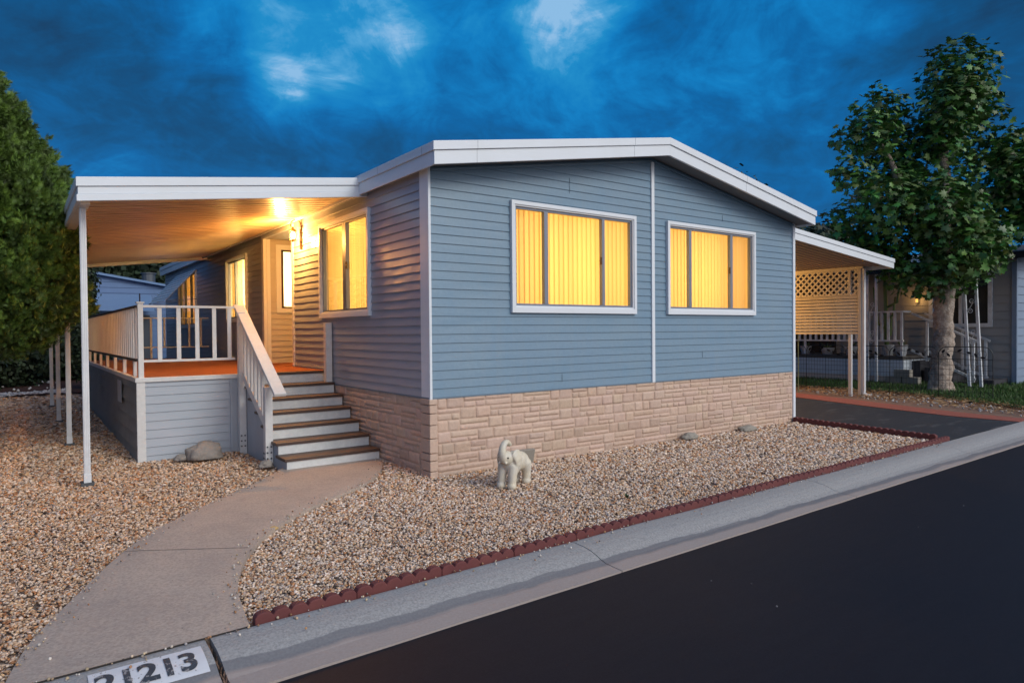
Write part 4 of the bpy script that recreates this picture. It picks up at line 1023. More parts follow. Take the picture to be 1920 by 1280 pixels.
# ------------------------------------------------------------ small things by the house
def rock(name, c, s, seed, m, label, cat='rock', group=None, lvl=4, amp=.28):
    bm = bmesh.new(); bmesh.ops.create_icosphere(bm, subdivisions=lvl, radius=1)
    for v in bm.verts:
        p = v.co.copy(); d = 1+amp*noise.noise(p*1.3+Vector((seed, 0, 0)))+.10*noise.noise(p*3.5+Vector((0, seed, 0)))
        q = Vector((round(p.x*2.2)/2.2, round(p.y*2.2)/2.2, round(p.z*2.2)/2.2)); p = p.lerp(q, .18)
        v.co = Vector((p.x*s[0]*d, p.y*s[1]*d, max(p.z*s[2]*d, -s[2]*.35)))
    me = bpy.data.meshes.new(name); bm.to_mesh(me); bm.free()
    for p in me.polygons: p.use_smooth = True
    o = link_mesh(name, me, m); o.location = c; tag(o, label, cat, group); return o
rock('boulder', (-1.775, 2.62, .065), (.215, .15, .155), 3.3, ROCK, 'grey boulder resting on gravel before the deck skirting')
rock('boulder', (-2.04, 2.68, .03), (.09, .07, .05), 8.3, ROCK, 'small low stone at the left foot of the boulder')
rock('boulder', (-1.32, 1.62, .02), (.085, .07, .055), 5.1, ROCK, 'fist sized stone at the left end of the lowest step')
rock('path_stone', (-2.02, -.96, -.012), (.045, .025, .018), 5.5, mat('yellow_stone', (.5, .33, .14), .7), 'yellowish flat stone on the gravel at the path edge', lvl=3)
rock('boulder', (4.25, -.13, .010), (.14, .08, .07), 1.7, BLOCK, 'grey stone half buried at the skirting, left of two')
rock('boulder', (5.65, -.14, -.003), (.20, .09, .06), 2.9, BLOCK, 'grey stone half buried at the skirting, right of two')
o = MB().obox((1.25, -.055, .022), (Vector((1, 0, 0)), Vector((0, .97, .25)), Vector((0, -.25, .97))), (.135, .02, .13)).build('vent_board', BLOCK, bevel=.004); tag(o, 'small grey-brown board leaning on the stone skirting behind the elephant', 'board')
# tiny weed
n = 26; b = MB()
for k in range(n):
    a = random.uniform(0, 6.28); l_ = random.uniform(.02, .05); cx_, cy_ = .98, -2.02
    p = Vector((cx_, cy_, -.02)); q = p+Vector((math.cos(a)*l_, math.sin(a)*l_, random.uniform(.015, .05))); s_ = Vector((-math.sin(a), math.cos(a), 0))*.006
    b.quad(p-s_*.3, (p+q)/2-s_, q, (p+q)/2+s_)
o = b.build('weed', mat('weed_green', (.05, .09, .03), .7)); tag(o, 'tiny green weed sprouting in the front gravel', 'weed')
n = 60; b = MB()
for k in range(n):
    u = random.random(); x = -2.915+random.uniform(-.006, .006); y = -2.80-u*.42; p = Vector((x, y, -.03-u*.05)); a = random.uniform(0, 6.28)
    q = p+Vector((math.cos(a)*.012, math.sin(a)*.02, random.uniform(.01, .035))); s_ = Vector((.004, .004, 0)); b.quad(p-s_, p+s_, q+s_*.5, q-s_*.5)
o = b.build('joint_litter', DIRT); tag(o, 'dry weeds filling the open joint of the kerb beside the number', 'weeds', kind='stuff')

# ------------------------------------------------------------ elephant statue
def elephant():
    E_ = empty('elephant_statue', (.46, -.87, -.026), 'ivory plaster elephant statue with raised trunk standing on the gravel', 'statue')
    bm = bmesh.new()
    def ell(c, s, rot=None):
        M = Matrix.Translation(c) @ (rot.to_matrix().to_4x4() if rot else Matrix()) @ Matrix.Diagonal((*s, 1))
        bmesh.ops.create_icosphere(bm, subdivisions=3, radius=1, matrix=M)
    def chain(pts, n=6):
        for (p, r), (q, s) in zip(pts[:-1], pts[1:]):
            p, q = Vector(p), Vector(q); k = max(2, int((q-p).length/(min(r, s)*.35)))
            for i in range(k+1): bmesh.ops.create_icosphere(bm, subdivisions=2, radius=r+(s-r)*i/k, matrix=Matrix.Translation(p.lerp(q, i/k)))
    # local: faces -Y(front), z up, ~0.44 tall
    ell((0, .075, .222), (.094, .13, .104)); ell((0, .155, .208), (.086, .078, .098)); ell((0, -.03, .228), (.088, .078, .100))
    ell((0, -.09, .282), (.068, .062, .072)); ell((0, -.11, .255), (.045, .04, .04))
    for sx in (-1, 1):
        chain([((sx*.048, -.055, .19), .050), ((sx*.050, -.075, .10), .040), ((sx*.052, -.082, .03), .036), ((sx*.052, -.088, .012), .042)])
        chain([((sx*.050, .165, .19), .056), ((sx*.054, .175, .11), .044), ((sx*.054, .175, .03), .037), ((sx*.054, .170, .012), .043)])
        # ears: flat flaps hanging beside the head
        for k in range(6):
            u = k/5; ell((sx*(.070+.018*math.sin(u*3.1)), -.035+.012*u, .31-.13*u), (.020, .070*(1-.45*u), .052))
        chain([((sx*.030, -.135, .245), .010), ((sx*.034, -.160, .243), .007)])
    # raised trunk curling back over the forehead
    pts = []
    for k in range(15):
        a = R(-70+k*15); pts.append((0, -.085-.072*math.cos(a), .345+.088*math.sin(a)))
    pts2 = [((0, -.12, .262), .042)]+[(p, .040-.0013*i) for i, p in enumerate(pts)]
    chain(pts2)
    chain([((0, .235, .27), .012), ((0, .262, .22), .009), ((0, .262, .15), .008), ((0, .258, .12), .012)])
    me = bpy.data.meshes.new('body'); bm.to_mesh(me); bm.free()
    o = link_mesh('body', me, ELE, E_)
    r = o.modifiers.new('remesh', 'REMESH'); r.mode = 'VOXEL'; r.voxel_size = .0055; r.use_smooth_shade = True
    s = o.modifiers.new('smooth', 'SMOOTH'); s.factor = .5; s.iterations = 4
    for sx in (-1, 1):
        bm = bmesh.new(); bmesh.ops.create_icosphere(bm, subdivisions=2, radius=.009, matrix=Matrix.Translation((sx*.043, -.133, .292)))
        me = bpy.data.meshes.new('eye'); bm.to_mesh(me); bm.free(); link_mesh('eye', me, DARK, E_)
    bm = bmesh.new(); bmesh.ops.create_icosphere(bm, subdivisions=2, radius=1, matrix=Matrix.Translation((0, -.150, .243)) @ Matrix.Diagonal((.018, .01, .009, 1)))
    me = bpy.data.meshes.new('mouth'); bm.to_mesh(me); bm.free(); link_mesh('mouth', me, mat('mouth_brown', (.30, .20, .12), .6), E_)
    E_.rotation_euler = (0, 0, R(-66)); E_.scale = (1.22, 1.18, 1.07)
    ORG[E_.name] = Vector((0, 0, 0)); return E_
elephant()
rock('ball_stone', (.62, -.72, .015), (.05, .05, .05), 2.2, mat('moss_stone', (.30, .27, .17), .8), 'round mossy stone between the legs of the elephant statue', amp=.08)

# ------------------------------------------------------------ foliage helpers
def blob_points(blobs, n, rng, shell=.55):
    """points in ellipsoids; returns positions + outward normals"""
    vol = np.array([b[1][0]*b[1][1]*b[1][2] for b in blobs]); ch = rng.choice(len(blobs), n, p=vol/vol.sum())
    d = rng.normal(size=(n, 3)); d /= np.linalg.norm(d, axis=1)[:, None]
    r = rng.uniform(shell**3, 1, n)**(1/3)
    C = np.array([b[0] for b in blobs])[ch]; Rr = np.array([b[1] for b in blobs])[ch]
    return C+d*r[:, None]*Rr, d, ch
# sycamore leaf template: five-lobed, folded along the midrib
half = [(0, -.12), (.16, -.22), (.46, -.30), (.34, -.08), (.72, .10), (.40, .20), (.50, .46), (.20, .42), (.0, .90)]
ring = [(x, y) for x, y in half]+[(-x, y) for x, y in reversed(half[1:-1])]
LVt = np.array([(0, .12, .06)]+[(x, y, -.10*abs(x)-.10*max(0, y-.3)) for x, y in ring]); nr = len(ring)
LFt = np.array([[0, 1+i, 1+(i+1) % nr] for i in range(nr)])

# ------------------------------------------------------------ sycamore on the right
TR = empty('sycamore_tree', (14.6, .52, 0), 'leafy sycamore tree with pale burled trunk behind the wire fence', 'tree')
def tw(px, py, dd=0.):     # build-time placing of crown masses round the trunk
    k = 16.5/1264
    return Vector((14.6, .52, 0))+Vector((.805, -.593, 0))*((px-1765)*k)+Vector((.593, .805, 0))*dd+Vector((0, 0, 1.58+(617-py)*k))
def trunk():
    b = MB(); nseg, nr_ = 46, 26; rows = []
    for j in range(nseg+1):
        z = -.08+2.75*j/nseg; row = []
        cxx = 14.6+.05*math.sin(z*2.3)+.02*z; cyy = .52+.04*math.sin(z*1.7+1)
        r0 = .21*(1+.35*math.exp(-max(z, 0)*5))*(1-.04*z)
        for i in range(nr_):
            a = 2*math.pi*i/nr_; q = Vector((math.cos(a), math.sin(a), z))
            r = r0*(1+.20*noise.noise(Vector((q.x*1.2, q.y*1.2, z*2.3)))+.42*abs(noise.noise(Vector((q.x*2.6, q.y*2.6, z*5.0+3))))+.07*noise.noise(Vector((q.x*6, q.y*6, z*9))))
            row.append(len(b.v)); b.v.append(Vector((cxx+r*q.x, cyy+r*q.y, z)))
        rows.append(row)
    for j in range(nseg):
        for i in range(nr_): b.f.append((rows[j][i], rows[j][(i+1) % nr_], rows[j+1][(i+1) % nr_], rows[j+1][i]))
    b.f.append(tuple(rows[-1])); return b
o = trunk().build('trunk', BARK, TR, smooth=True)
blobs = []
for px, py, r, dd in ((1795, 150, 70, 0), (1765, 215, 62, -.4), (1835, 190, 52, .3), (1790, 255, 52, .5), (1655, 210, 52, .2), (1625, 262, 50, -.3), (1683, 262, 45, .4), (1608, 330, 42, 0), (1640, 390, 62, -.6), (1600, 410, 40, .3), (1690, 340, 58, .5),
                      (1668, 450, 62, .2), (1725, 400, 70, -.8), (1740, 330, 45, .8), (1790, 390, 66, .6), (1770, 470, 74, -.7), (1700, 500, 56, .0), (1725, 528, 44, -.5), (1795, 518, 46, .3), (1825, 470, 52, -.2), (1855, 390, 58, .4), (1890, 320, 58, -.3), (1935, 300, 60, .3),
                      (1930, 380, 62, .0), (1975, 350, 70, .5), (1990, 430, 60, .2), (1860, 440, 44, .5), (1812, 320, 34, -.2), (1850, 245, 30, .2), (1890, 430, 36, -.3), (1762, 290, 38, -.3), (1588, 262, 28, .2), (1578, 335, 32, -.2), (1702, 300, 46, .3), (1738, 262, 38, -.2), (1722, 235, 26, .1), (1872, 215, 22, .0), (1868, 285, 38, .4), (1905, 265, 34, .2), (1635, 470, 36, .2), (1600, 455, 24, .1)):
    k = 16.5/1264*r; blobs.append((tuple(tw(px, py, dd)), (k*.98, k*.98, k)))
rng = np.random.default_rng(21)
P, d, ch = blob_points(blobs, 14500, rng, .2)
P += rng.normal(0, .07, P.shape)
nrm = d*.5+np.array([0, 0, .75])+rng.normal(0, .45, d.shape)
sc = rng.uniform(.09, .185, len(P))
Mx = frame_rot(nrm, rng)*sc[:, None, None]
# leaves hang: tilt local y downwards/outwards
T = np.stack([rng.uniform(.6, 1.35, len(P)), rng.uniform(.7, 1.35, len(P)), rng.uniform(.5, 1.3, len(P))], 1)*rng.uniform(.65, 1.25, (len(P), 1))
V, F, TT = scatter(LVt, LFt, P, Mx, T); np_mesh('crown', V, F, LEAF, TR, tint=TT)
b = MB(); top = Vector((14.66, .50, 2.4))
def limb(p, q, r0, r1, n=7, wob=.12, s=0):
    p, q = Vector(p), Vector(q); pts = []
    for k in range(n+1):
        u = k/n; c = p.lerp(q, u)+Vector((noise.noise(Vector((u*3, s, 0))), noise.noise(Vector((u*3, s, 5))), noise.noise(Vector((u*3, s, 9)))*.5))*wob*(1 if 0 < k < n else 0); pts.append(c)
    b.tube(pts, [r0+(r1-r0)*k/n for k in range(n+1)], 8); return pts[-1]
limb(top, tw(1770, 330, 0), .24, .13, s=1); limb(tw(1770, 330, 0), tw(1755, 230, 0), .13, .09, s=2); limb(tw(1755, 230, 0), tw(1795, 130, 0), .09, .03, s=2.5)
limb(top+Vector((0, 0, -.1)), tw(1700, 380, 0), .17, .10, s=3); limb(tw(1700, 380, 0), tw(1640, 240, .1), .10, .03, s=4); limb(tw(1700, 380, 0), tw(1600, 370, .1), .07, .02, s=5)
limb(top, tw(1850, 380, .2), .16, .09, s=6); limb(tw(1850, 380, .2), tw(1940, 310, .2), .09, .03, s=7); limb(tw(1755, 240, 0), tw(1840, 190, .2), .06, .02, s=8)
b.build('limbs', BARK, TR, smooth=True)

# ------------------------------------------------------------ arborvitae on the left
AV = empty('arborvitae', (-4.12, 4.35, 0), 'tall dense green arborvitae beside the left end of the porch cover', 'tree')
rng = np.random.default_rng(5)
# spray template: a flat fan of narrow leaflets
SV, SF = [], []
for k in range(9):
    a = R(-60+15*k); L_ = 1-.35*abs(k-4)/4; o_ = len(SV); ux, uy = math.sin(a), math.cos(a); b0 = .18*k/8
    bx_, by_ = ux*.05, uy*.05+.25*(1-abs(k-4)/4)
    wv_ = .042
    SV += [(bx_-uy*wv_*.6, by_+ux*wv_*.6, 0), (bx_+uy*wv_*.6, by_-ux*wv_*.6, 0), (bx_+ux*L_*.6+uy*wv_, by_+uy*L_*.6-ux*wv_, .05), (bx_+ux*L_, by_+uy*L_, .0)]
    SF.append([o_, o_+1, o_+2, o_+3])
SV = np.array(SV); SF = np.array(SF)
def avr(z):   # crown radius at height
    return np.interp(z, [1.30, 1.50, 1.96, 2.43, 3.04, 3.5, 3.9, 4.35, 4.8, 5.12], [.35, .75, 1.08, 1.13, 1.11, 1.02, .78, .50, .22, .03])
nc = 1500; z = rng.uniform(1.38, 5.2, nc*2); z = z[rng.uniform(0, 1.2, nc*2) < avr(z)+.12]; nc = len(z)
th = rng.uniform(0, 2*np.pi, nc)
lump = np.array([.26*noise.noise(Vector((math.cos(a)*2.0, math.sin(a)*2.0, zz*1.4)))+.12*noise.noise(Vector((math.cos(a)*5, math.sin(a)*5, zz*4.0))) for a, zz in zip(th, z)])
r = avr(z)*(1+lump)*rng.uniform(.78, 1.0, nc)
out = np.stack([np.cos(th), np.sin(th), np.zeros(nc)], 1)
C0 = np.stack([-4.12+r*np.cos(th), 4.35+r*np.sin(th), z], 1)
A0 = out*rng.uniform(.25, .8, (nc, 1))+np.array([0, 0, 1.])*rng.uniform(.35, 1.0, (nc, 1))+rng.normal(0, .22, (nc, 3)); A0 /= np.linalg.norm(A0, axis=1)[:, None]
L0 = rng.uniform(.16, .36, nc); tc0 = rng.uniform(.38, 1.45, nc)
m_ = 70; ci = np.repeat(np.arange(nc), m_); n = len(ci); u = rng.uniform(0, 1, n)
P = C0[ci]-A0[ci]*(L0[ci]*.35)[:, None]+A0[ci]*(u*L0[ci])[:, None]+rng.normal(0, 1, (n, 3))*(.052*(1.15-u))[:, None]
Y = A0[ci]+rng.normal(0, .42, (n, 3)); Y /= np.linalg.norm(Y, axis=1)[:, None]
N_ = rng.normal(size=(n, 3)); N_ -= (N_*Y).sum(1)[:, None]*Y; N_ /= np.linalg.norm(N_, axis=1)[:, None]
X = np.cross(Y, N_); Mx = np.stack([X, Y, N_], 2)*rng.uniform(.040, .078, (n, 1, 1))
k = tc0[ci]*rng.uniform(.75, 1.25, n)
T = np.stack([k*(.75+.55*u), k*(.85+.35*u), k*(.7+.2*u)], 1)
V, F, TT = scatter(SV, SF, P, Mx, T); np_mesh('crown', V, F, CYP, AV, tint=TT)
b = MB(); b.tube([(-4.12, 4.35, -.05), (-4.13, 4.36, 1.5), (-4.1, 4.35, 4.9)], [.13, .10, .02], 10)
for k in range(26):
    a = random.uniform(0, 6.28); z = random.uniform(1.3, 4.2); rr = float(avr(z))*.8; b.tube([(-4.12, 4.35, z-.3), (-4.12+rr*math.cos(a), 4.35+rr*math.sin(a), z+.25)], [.02, .006], 5)
b.build('trunk', BARKD, AV, smooth=True)
# inner mass of older growth so the crown is opaque
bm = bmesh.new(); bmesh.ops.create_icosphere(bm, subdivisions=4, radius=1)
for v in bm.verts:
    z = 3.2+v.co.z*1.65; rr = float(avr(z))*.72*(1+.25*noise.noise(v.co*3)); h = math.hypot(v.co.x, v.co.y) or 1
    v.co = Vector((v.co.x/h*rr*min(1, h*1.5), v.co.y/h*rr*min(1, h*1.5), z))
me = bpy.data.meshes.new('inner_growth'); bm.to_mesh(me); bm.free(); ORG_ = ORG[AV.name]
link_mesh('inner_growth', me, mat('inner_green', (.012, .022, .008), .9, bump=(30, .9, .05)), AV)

# ------------------------------------------------------------ generic background trees and hedges
QT = np.array([(-.5, -.1, 0), (.0, -.5, .08), (.5, .1, 0), (.0, .6, -.05)]); QF = np.array([[0, 1, 2, 3]])
def bgtree(name, base, blobs, nleaf, size, label, cat='tree', group=None, m=DLEAF, trunk_r=.12, tintv=(1, 1, 1), seed=1):
    rng = np.random.default_rng(seed); o = empty(name, base, label, cat, group)
    P, d, ch = blob_points(blobs, nleaf, rng, .45); P += rng.normal(0, size*.9, P.shape)
    Mx = frame_rot(d+rng.normal(0, .6, d.shape)+np.array([0, 0, .3]), rng)*rng.uniform(.6, 1.5, (nleaf, 1, 1))*size
    T = np.array(tintv)*rng.uniform(.45, 1.5, (nleaf, 1)); V, F, TT = scatter(QT, QF, P, Mx, T); np_mesh('crown', V, F, m, o, tint=TT)
    b = MB(); bx_, by_, bz_ = base
    for c, r_ in blobs[:8]: b.tube([(bx_, by_, bz_-.1), (bx_+(c[0]-bx_)*.4, by_+(c[1]-by_)*.4, bz_+(c[2]-bz_)*.5), c], [trunk_r, trunk_r*.7, trunk_r*.2], 7)
    b.build('trunk', BARKD, o); return o
bgtree('cypress', (-2.16, 14.9, .1), [((-2.16, 14.9, 1.5), (.30, .3, 1.3)), ((-2.16, 14.9, 3.0), (.27, .27, 1.1)), ((-2.18, 14.9, 3.7), (.18, .18, .7))], 6500, .07, 'narrow dark columnar cypress just right of the nearest porch post', seed=3)
for i, (x, y, w_, h_, lb) in enumerate(((-4.6, 17.5, 1.5, 2.4, 'dark hedge bush behind the farthest porch posts'), (-7.2, 16.5, 1.6, 2.6, 'dark hedge bush left of the porch posts under the arborvitae'), (-9.8, 14.5, 1.7, 2.8, 'dark hedge bush at the far left edge behind the gravel'), (-2.6, 19.5, 1.3, 2.2, 'dark shrub before the blue house behind the deck'))):
    bgtree('hedge_bush', (x, y, .1), [((x+dx*w_*.5, y, h_*.42+dz), (w_*.75, 1., h_*.52)) for dx, dz in ((-1, 0), (1, .1), (0, .35))], 9000, .10, lb, 'hedge', 'dark hedge bushes at the back of the yard', seed=11+i)
for i, (x, y, h_, lb) in enumerate(((-4.5, 34, 8.2, 'dark tree rising behind the blue house, leftmost'), (1.2, 33, 7.2, 'dark tree behind the roof vent of the blue house'), (7.0, 36, 7.5, 'dark tree beyond the awning end of the house'), (-11, 30, 8., 'dark tree behind the arborvitae at far left'))):
    bgtree('background_tree', (x, y, 0), [((x+a*2.0, y+c, h_*.62+e), (2.1, 1.8, h_*.30)) for a, c, e in ((-1, 0, 0), (1, .3, -.3), (0, 0, 1.0), (.2, -.5, -1.6), (-1.2, 0, -1.6), (1.3, 0, -1.9))], 9000, .24, lb, 'tree', 'dark trees behind the back house', seed=31+i)
hb = [((-4.3-.42*k, 17.2-1.45*k, 1.9+.25*math.sin(k*1.7)), (.95, 1.1, 2.2+.3*math.sin(k*2.3))) for k in range(11)]  # far end in view; the unseen rest is added to block sky light
bgtree('sky_block_hedge', (-6.4, 10, .1), hb, 26000, .13, 'tall dark hedge along the left yard edge, added to block sky light', 'hedge', seed=71)
bgtree('distant_tree', (25.5, 14, 0), [((23.0, 13, 8.35), (.9, 1., .75)), ((24.4, 13, 7.9), (1.1, 1, .95)), ((26, 13, 7.2), (1.2, 1, 1.2)), ((27.6, 13.5, 7.0), (1.0, 1, .95)), ((25.3, 13.5, 6), (2., 1.5, 1.6))], 5200, .17, 'distant tree whose dark tips show above the right roof slope', seed=44)
bgtree('background_tree', (24, 8.5, 0), [((22.5, 8.5, 4.2), (2., 2, 1.6)), ((24.5, 9, 4.6), (2., 2, 1.6))], 6000, .2, 'dark tree between carport roof and sycamore', seed=46)

# ------------------------------------------------------------ blue house behind the deck
BH = empty('back_house', (1.5, 22, 0), 'pale blue gabled mobile home behind the deck with corrugated cover', 'house')
FB_ = Fr((-1.55, 22, 0), (1, 0, 0), (0, -1, 0))
def btop(u): return 3.86-.165*u if u < 2.5 else 3.45
finish_siding(siding(FB_, 0, 9, .1, btop, .20, lap=.02, du=.5), 'wall', BGSID, BH)
MB().quad((-1.55, 22, 0), (-1.55, 30, 0), (-1.55, 30, 3.86), (-1.55, 22, 3.86)).build('side_wall', BGSID, BH)
b = MB(); b.prism([(-1.75, 21.8, 3.90), (.95, 21.8, 3.46), (.95, 21.8, 3.38), (-1.75, 21.8, 3.82)], (0, .25, 0)); b.build('fascia', BGROOF, BH)
b = MB(); b.prism([(-1.7, 22.05, 3.86), (.95, 22.05, 3.42), (7.5, 22.05, 3.42), (7.5, 22.05, 3.36), (-1.7, 22.05, 3.36)], (0, 8, 0)); b.build('roof', BGROOF, BH)
b = MB()
for i in range(14):
    z = 2.42+i*.045; y = 21.2+i*.055
    b.prism([(-1.9, y, z), (-1.9, y+.05, z+.02), (-1.9, y+.05, z+.042), (-1.9, y, z+.03)], (2.35, 0, 0))
b.build('corrugated_cover', BGROOF, BH)
MB().tube([(.60, 23.5, 3.3), (.60, 23.5, 3.95)], .24, 14).tube([(.60, 23.5, 3.95), (.60, 23.5, 4.0)], .28, 14).build('roof_vent', GREYP, BH)
MB().box(-1.5, .4, 21.93, 21.98, .1, 2.3).build('lower_panel', mat('far_dark', (.05, .06, .08), .7), BH)

# ------------------------------------------------------------ neighbour on the right
NH = empty('neighbour_house', (20, 4, 0), 'grey sided neighbouring house behind the sycamore, dark roof and white window', 'house')
FN = Fr((17.3, -.16, .06), (0, 1, 0), (-1, 0, 0)); FNF = Fr((17.3, -.16, .06), (1, 0, 0), (0, -1, 0))
NW = (.60, 1.95, 1.62, 2.95)
finish_siding(siding(FN, 0, 12, 0, lambda u: 3.35, .215, [NW], lap=.02, du=.6), 'side_siding', NSID, NH)
finish_siding(siding(FNF, 0, 7, 0, lambda u: 3.3+.12*min(u, 3.5), .215, lap=.02, du=.5), 'front_siding', NSIDF, NH)
MB().box(17.25, 17.34, -.21, -.10, .05, 3.36).build('corner_trim', NSIDF, NH)
b = MB(); u0, u1, z0, z1 = NW
for ua, ub, za, zb in ((u0-.1, u1+.1, z1, z1+.09), (u0-.1, u1+.1, z0-.1, z0), (u0-.1, u0, z0, z1), (u1, u1+.1, z0, z1)): fbox(b, FN, ua, ub, za, zb, -.02, .05)
wn = b.build('window', NWHT, NH); b = MB(); fbox(b, FN, u0+.62, u0+.70, z0, z1, -.02, .03); b.build('mullion', NWHT, wn)
b = MB(); fbox(b, FN, u0, u1, z0, z1, -.08, -.05); b.build('pane', DGLASS, wn)
b = MB(); b.prism([(16.9, -.55, 3.33), (20.8, -.55, 3.85), (24.5, -.55, 3.33), (24.5, -.55, 3.45), (20.8, -.55, 4.05), (16.9, -.55, 3.50)], (0, 13, 0)); b.build('roof', NROOF, NH)
b = MB(); b.prism([(16.88, -.60, 3.20), (20.8, -.60, 3.72), (20.8, -.60, 3.96), (16.88, -.60, 3.44)], (0, .045, 0)); b.build('fascia', mat('beige_fascia', (.50, .43, .33), .6), NH)
MB().box(17.2, 17.29, 4.6, 7.2, .8, 3.0).build('dark_doorway', NDARK, NH)
b = MB()
for i in range(int(9.2/.15)):
    y = .0+i*.15
    for (a, za), (c, zc_) in (((0, 0), (.05, .035)), ((.05, .035), (.09, .035)), ((.09, .035), (.15, 0))):
        b.quad((15.45, y+a, 3.17+za), (15.45, y+c, 3.17+zc_), (17.28, y+c, 3.62+zc_), (17.28, y+a, 3.62+za))
pcn = empty('neighbour_porch_cover', (16.4, 4, 3.2), 'corrugated blue white porch cover of the neighbouring house', 'porch roof')
b.build('corrugated_sheet', mat('porch_sheet', (.52, .58, .66), .4), pcn); MB().box(15.42, 15.46, 0, 9.2, 3.06, 3.19).build('front_beam', NDARK, pcn)
MB().quad((15.5, .02, 3.10), (17.28, .02, 3.5), (17.28, 9.2, 3.5), (15.5, 9.2, 3.10)).build('cover_lining', NDARK, pcn)
# neighbour's deck
ND = empty('neighbour_deck', (16.5, 5, 0), 'pale panelled porch deck of the neighbouring house', 'deck')
MB().box(15.8, 17.28, 1.95, 9.5, .70, .80).build('deck_floor', mat('nd_floor', (.10, .09, .08), .8), ND)
b = MB(); b.box(15.8, 15.84, 1.95, 9.5, .24, .69); b.build('deck_panel', mat('nd_panel', (.60, .66, .72), .6, var=(3, (.48, .55, .62), .8)), ND)
MB().box(15.79, 15.86, 1.93, 9.5, .0, .235).build('base_panel', mat('nd_base', (.62, .50, .43), .7), ND)
MB().box(15.8, 17.28, 1.93, 1.949, .0, .69).build('front_panel', MATS['nd_panel'], ND)
NR = empty('neighbour_railing', (15.85, 5, .8), 'white baluster railing of the neighbouring porch deck', 'railing')
MB().box(15.82, 15.87, 1.95, 9.4, 2.0, 2.045).box(15.88, 16.3, 1.95, 1.99, 2.0, 2.045).build('top_rail', NWHT, NR); MB().box(15.82, 15.87, 1.95, 9.4, 1.20, 1.245).build('bottom_rail', NWHT, NR)
for k, y in enumerate(np.arange(1.97, 9.3, .175)): MB().box(15.825, 15.865, y, y+.06, (.81 if k % 8 == 0 else 1.246), 1.999).build('baluster', NWHT, NR)
NS = empty('neighbour_stairs', (16.6, 1.2, 0), 'dark stairs with white handrails beside the neighbouring house wall', 'stairs')
for k in range(4): MB().box(16.3, 17.2, 1.72-.40*k, 2.0-.40*k, .05, .66-.17*k).build('step', NROOF, NS)
for x, l in ((16.32, 0), (17.15, 1)):
    MB().bar((x, 1.95, 1.98), (x, .35, 1.20), .05, .05).build('handrail', NWHT, NS); MB().bar((x, 1.95, .95), (x, .4, .22), .04, .06).build('side_rail', NWHT, NS)
    for y in (1.55, 1.0, .45): MB().box(x-.025, x+.025, y-.03, y+.03, .12+.47*(y-.4), 1.17+.48*(y-.35)).build('baluster', NWHT, NS)
MB().box(16.3, 17.25, -.02, .33, .03, .22).build('step', NROOF, NS)
def scroll(b, y, z, s, r, x):
    pts = []
    for k in range(22):
        a = R(k*24); rr = r*(1-k/26); pts.append((x, y+s*rr*math.cos(a), z+s*rr*math.sin(a)))
    b.tube(pts, .008, 5)
def scroll_col(y0, y1, top, lean, lab, x=15.6, zb=.08):
    C_ = empty('scroll_column', (x, (y0+y1)/2, zb), lab, 'porch column', 'wrought iron scroll columns of the neighbouring porch')
    for y in (y0, y1): MB().bar((x, y, zb), (x, y+lean, top), .06, .06).build('upright', NWHT, C_)
    b = MB(); ym = (y0+y1)/2; z = .55
    while z < top-.25:
        f = lean*(z/top); scroll(b, ym+f+.02, z-.13, 1, .075, x); scroll(b, ym+f-.02, z+.13, -1, .075, x); b.bar((x, ym+f+.05, z-.10), (x, ym+f-.05, z+.10), .012, .012); z += .78
    b.build('scrollwork', NWHT, C_)
scroll_col(2.56, 2.80, 3.08, 0.0, 'wrought iron scroll column left of the sycamore trunk')
scroll_col(.02, .28, 3.08, .15, 'leaning wrought iron scroll column right of the sycamore trunk')
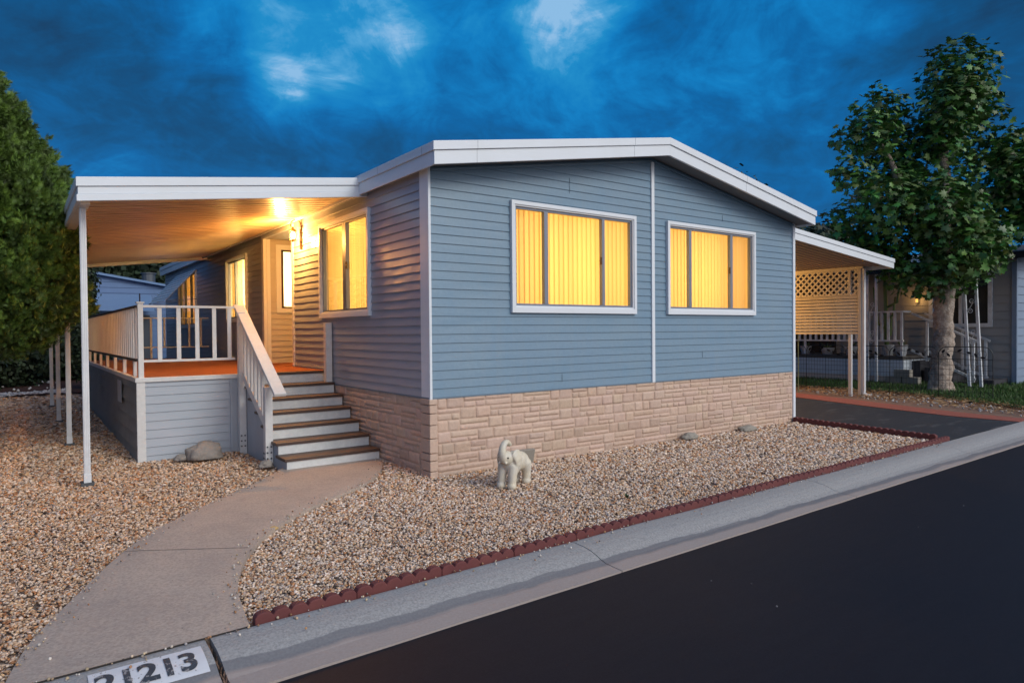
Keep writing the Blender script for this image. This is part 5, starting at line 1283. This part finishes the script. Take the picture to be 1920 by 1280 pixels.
# cactus in its pot
CA = empty('potted_cactus', (16.3, 2.6, .8), 'tall branching cactus in a pot on the neighbouring porch', 'cactus')
MB().tube([(16.3, 2.6, .8), (16.3, 2.6, 1.1)], [.15, .2], 12).build('pot', POTW, CA)
b = MB(); b.tube([(16.3, 2.6, 1.1), (16.3, 2.62, 2.0), (16.3, 2.66, 2.95)], [.06, .06, .04], 7)
for dy, z0_, z1_ in ((.22, 1.7, 2.3), (-.2, 1.95, 2.45), (.28, 2.1, 2.75), (-.12, 1.4, 1.9), (-.3, 2.3, 2.8)): b.tube([(16.3, 2.62, z0_-.15), (16.3, 2.62+dy, z0_), (16.3, 2.62+dy*1.25, z1_)], [.035, .04, .02], 6)
b.build('cactus_stem', CACT, CA, smooth=True)
for i, (y, r, h_, lb) in enumerate(((4.9, .17, .24, 'low white planter on the neighbouring deck, leftmost'), (4.2, .2, .2, 'round white planter on the neighbouring deck, second from left'), (3.5, .19, .24, 'white planter just left of the carport post on the neighbouring deck'), (2.1, .17, .30, 'pale urn at the stair end of the neighbouring deck'))):
    p = empty('planter', (16.05, y, .8), lb, 'planter', 'planters along the neighbouring deck')
    MB().tube([(16.05, y, .8), (16.05, y, .8+h_*.6), (16.05, y, .8+h_)], [r*.65, r*.9, r], 12).build('pot', POTW, p)
    bb = MB()
    for k in range(16):
        a = random.uniform(0, 6.28); q = Vector((16.05+math.cos(a)*r*1.1, y+math.sin(a)*r*1.1, .8+h_+random.uniform(.03, .16))); c = Vector((16.05, y, .8+h_-.02)); s_ = Vector((-math.sin(a), math.cos(a), 0))*.02; bb.quad(c-s_*.3, (c+q)/2-s_, q, (c+q)/2+s_)
    bb.build('plant', CACT, p)
b = None
for i, (y, z, lb) in enumerate(((2.05, .07, 'grey concrete block on the lawn, left of three by the trunk'), (1.62, .07, 'grey concrete block on the lawn, middle of three by the trunk'), (1.83, .265, 'grey concrete block stacked on two others'))):
    o = MB().box(15.45, 15.65, y-.2, y+.2, z, z+.19).build('concrete_block', BLOCK, bevel=.008); tag(o, lb, 'block', 'concrete blocks beside the sycamore trunk')
pl3 = empty('neighbour_porch_lamp', (17.24, 1.40, 2.30), 'tiny glowing porch lamp on the neighbouring wall', 'wall lamp')
MB().tube([(17.24, 2.18, 2.50), (17.24, 2.18, 2.40)], .05, 8).build('lamp_hood', BRONZE, pl3); MB().tube([(17.2, 2.18, 2.40), (17.2, 2.18, 2.30)], .035, 8).build('lamp_bulb', BULB2, pl3)
l = bpy.data.lights.new('neighbour_light', 'POINT'); l.energy = 4; l.color = (1, .50, .15); l.shadow_soft_size = .04
o = bpy.data.objects.new('neighbour_light', l); COL.objects.link(o); o.location = (17.05, 2.18, 2.38)
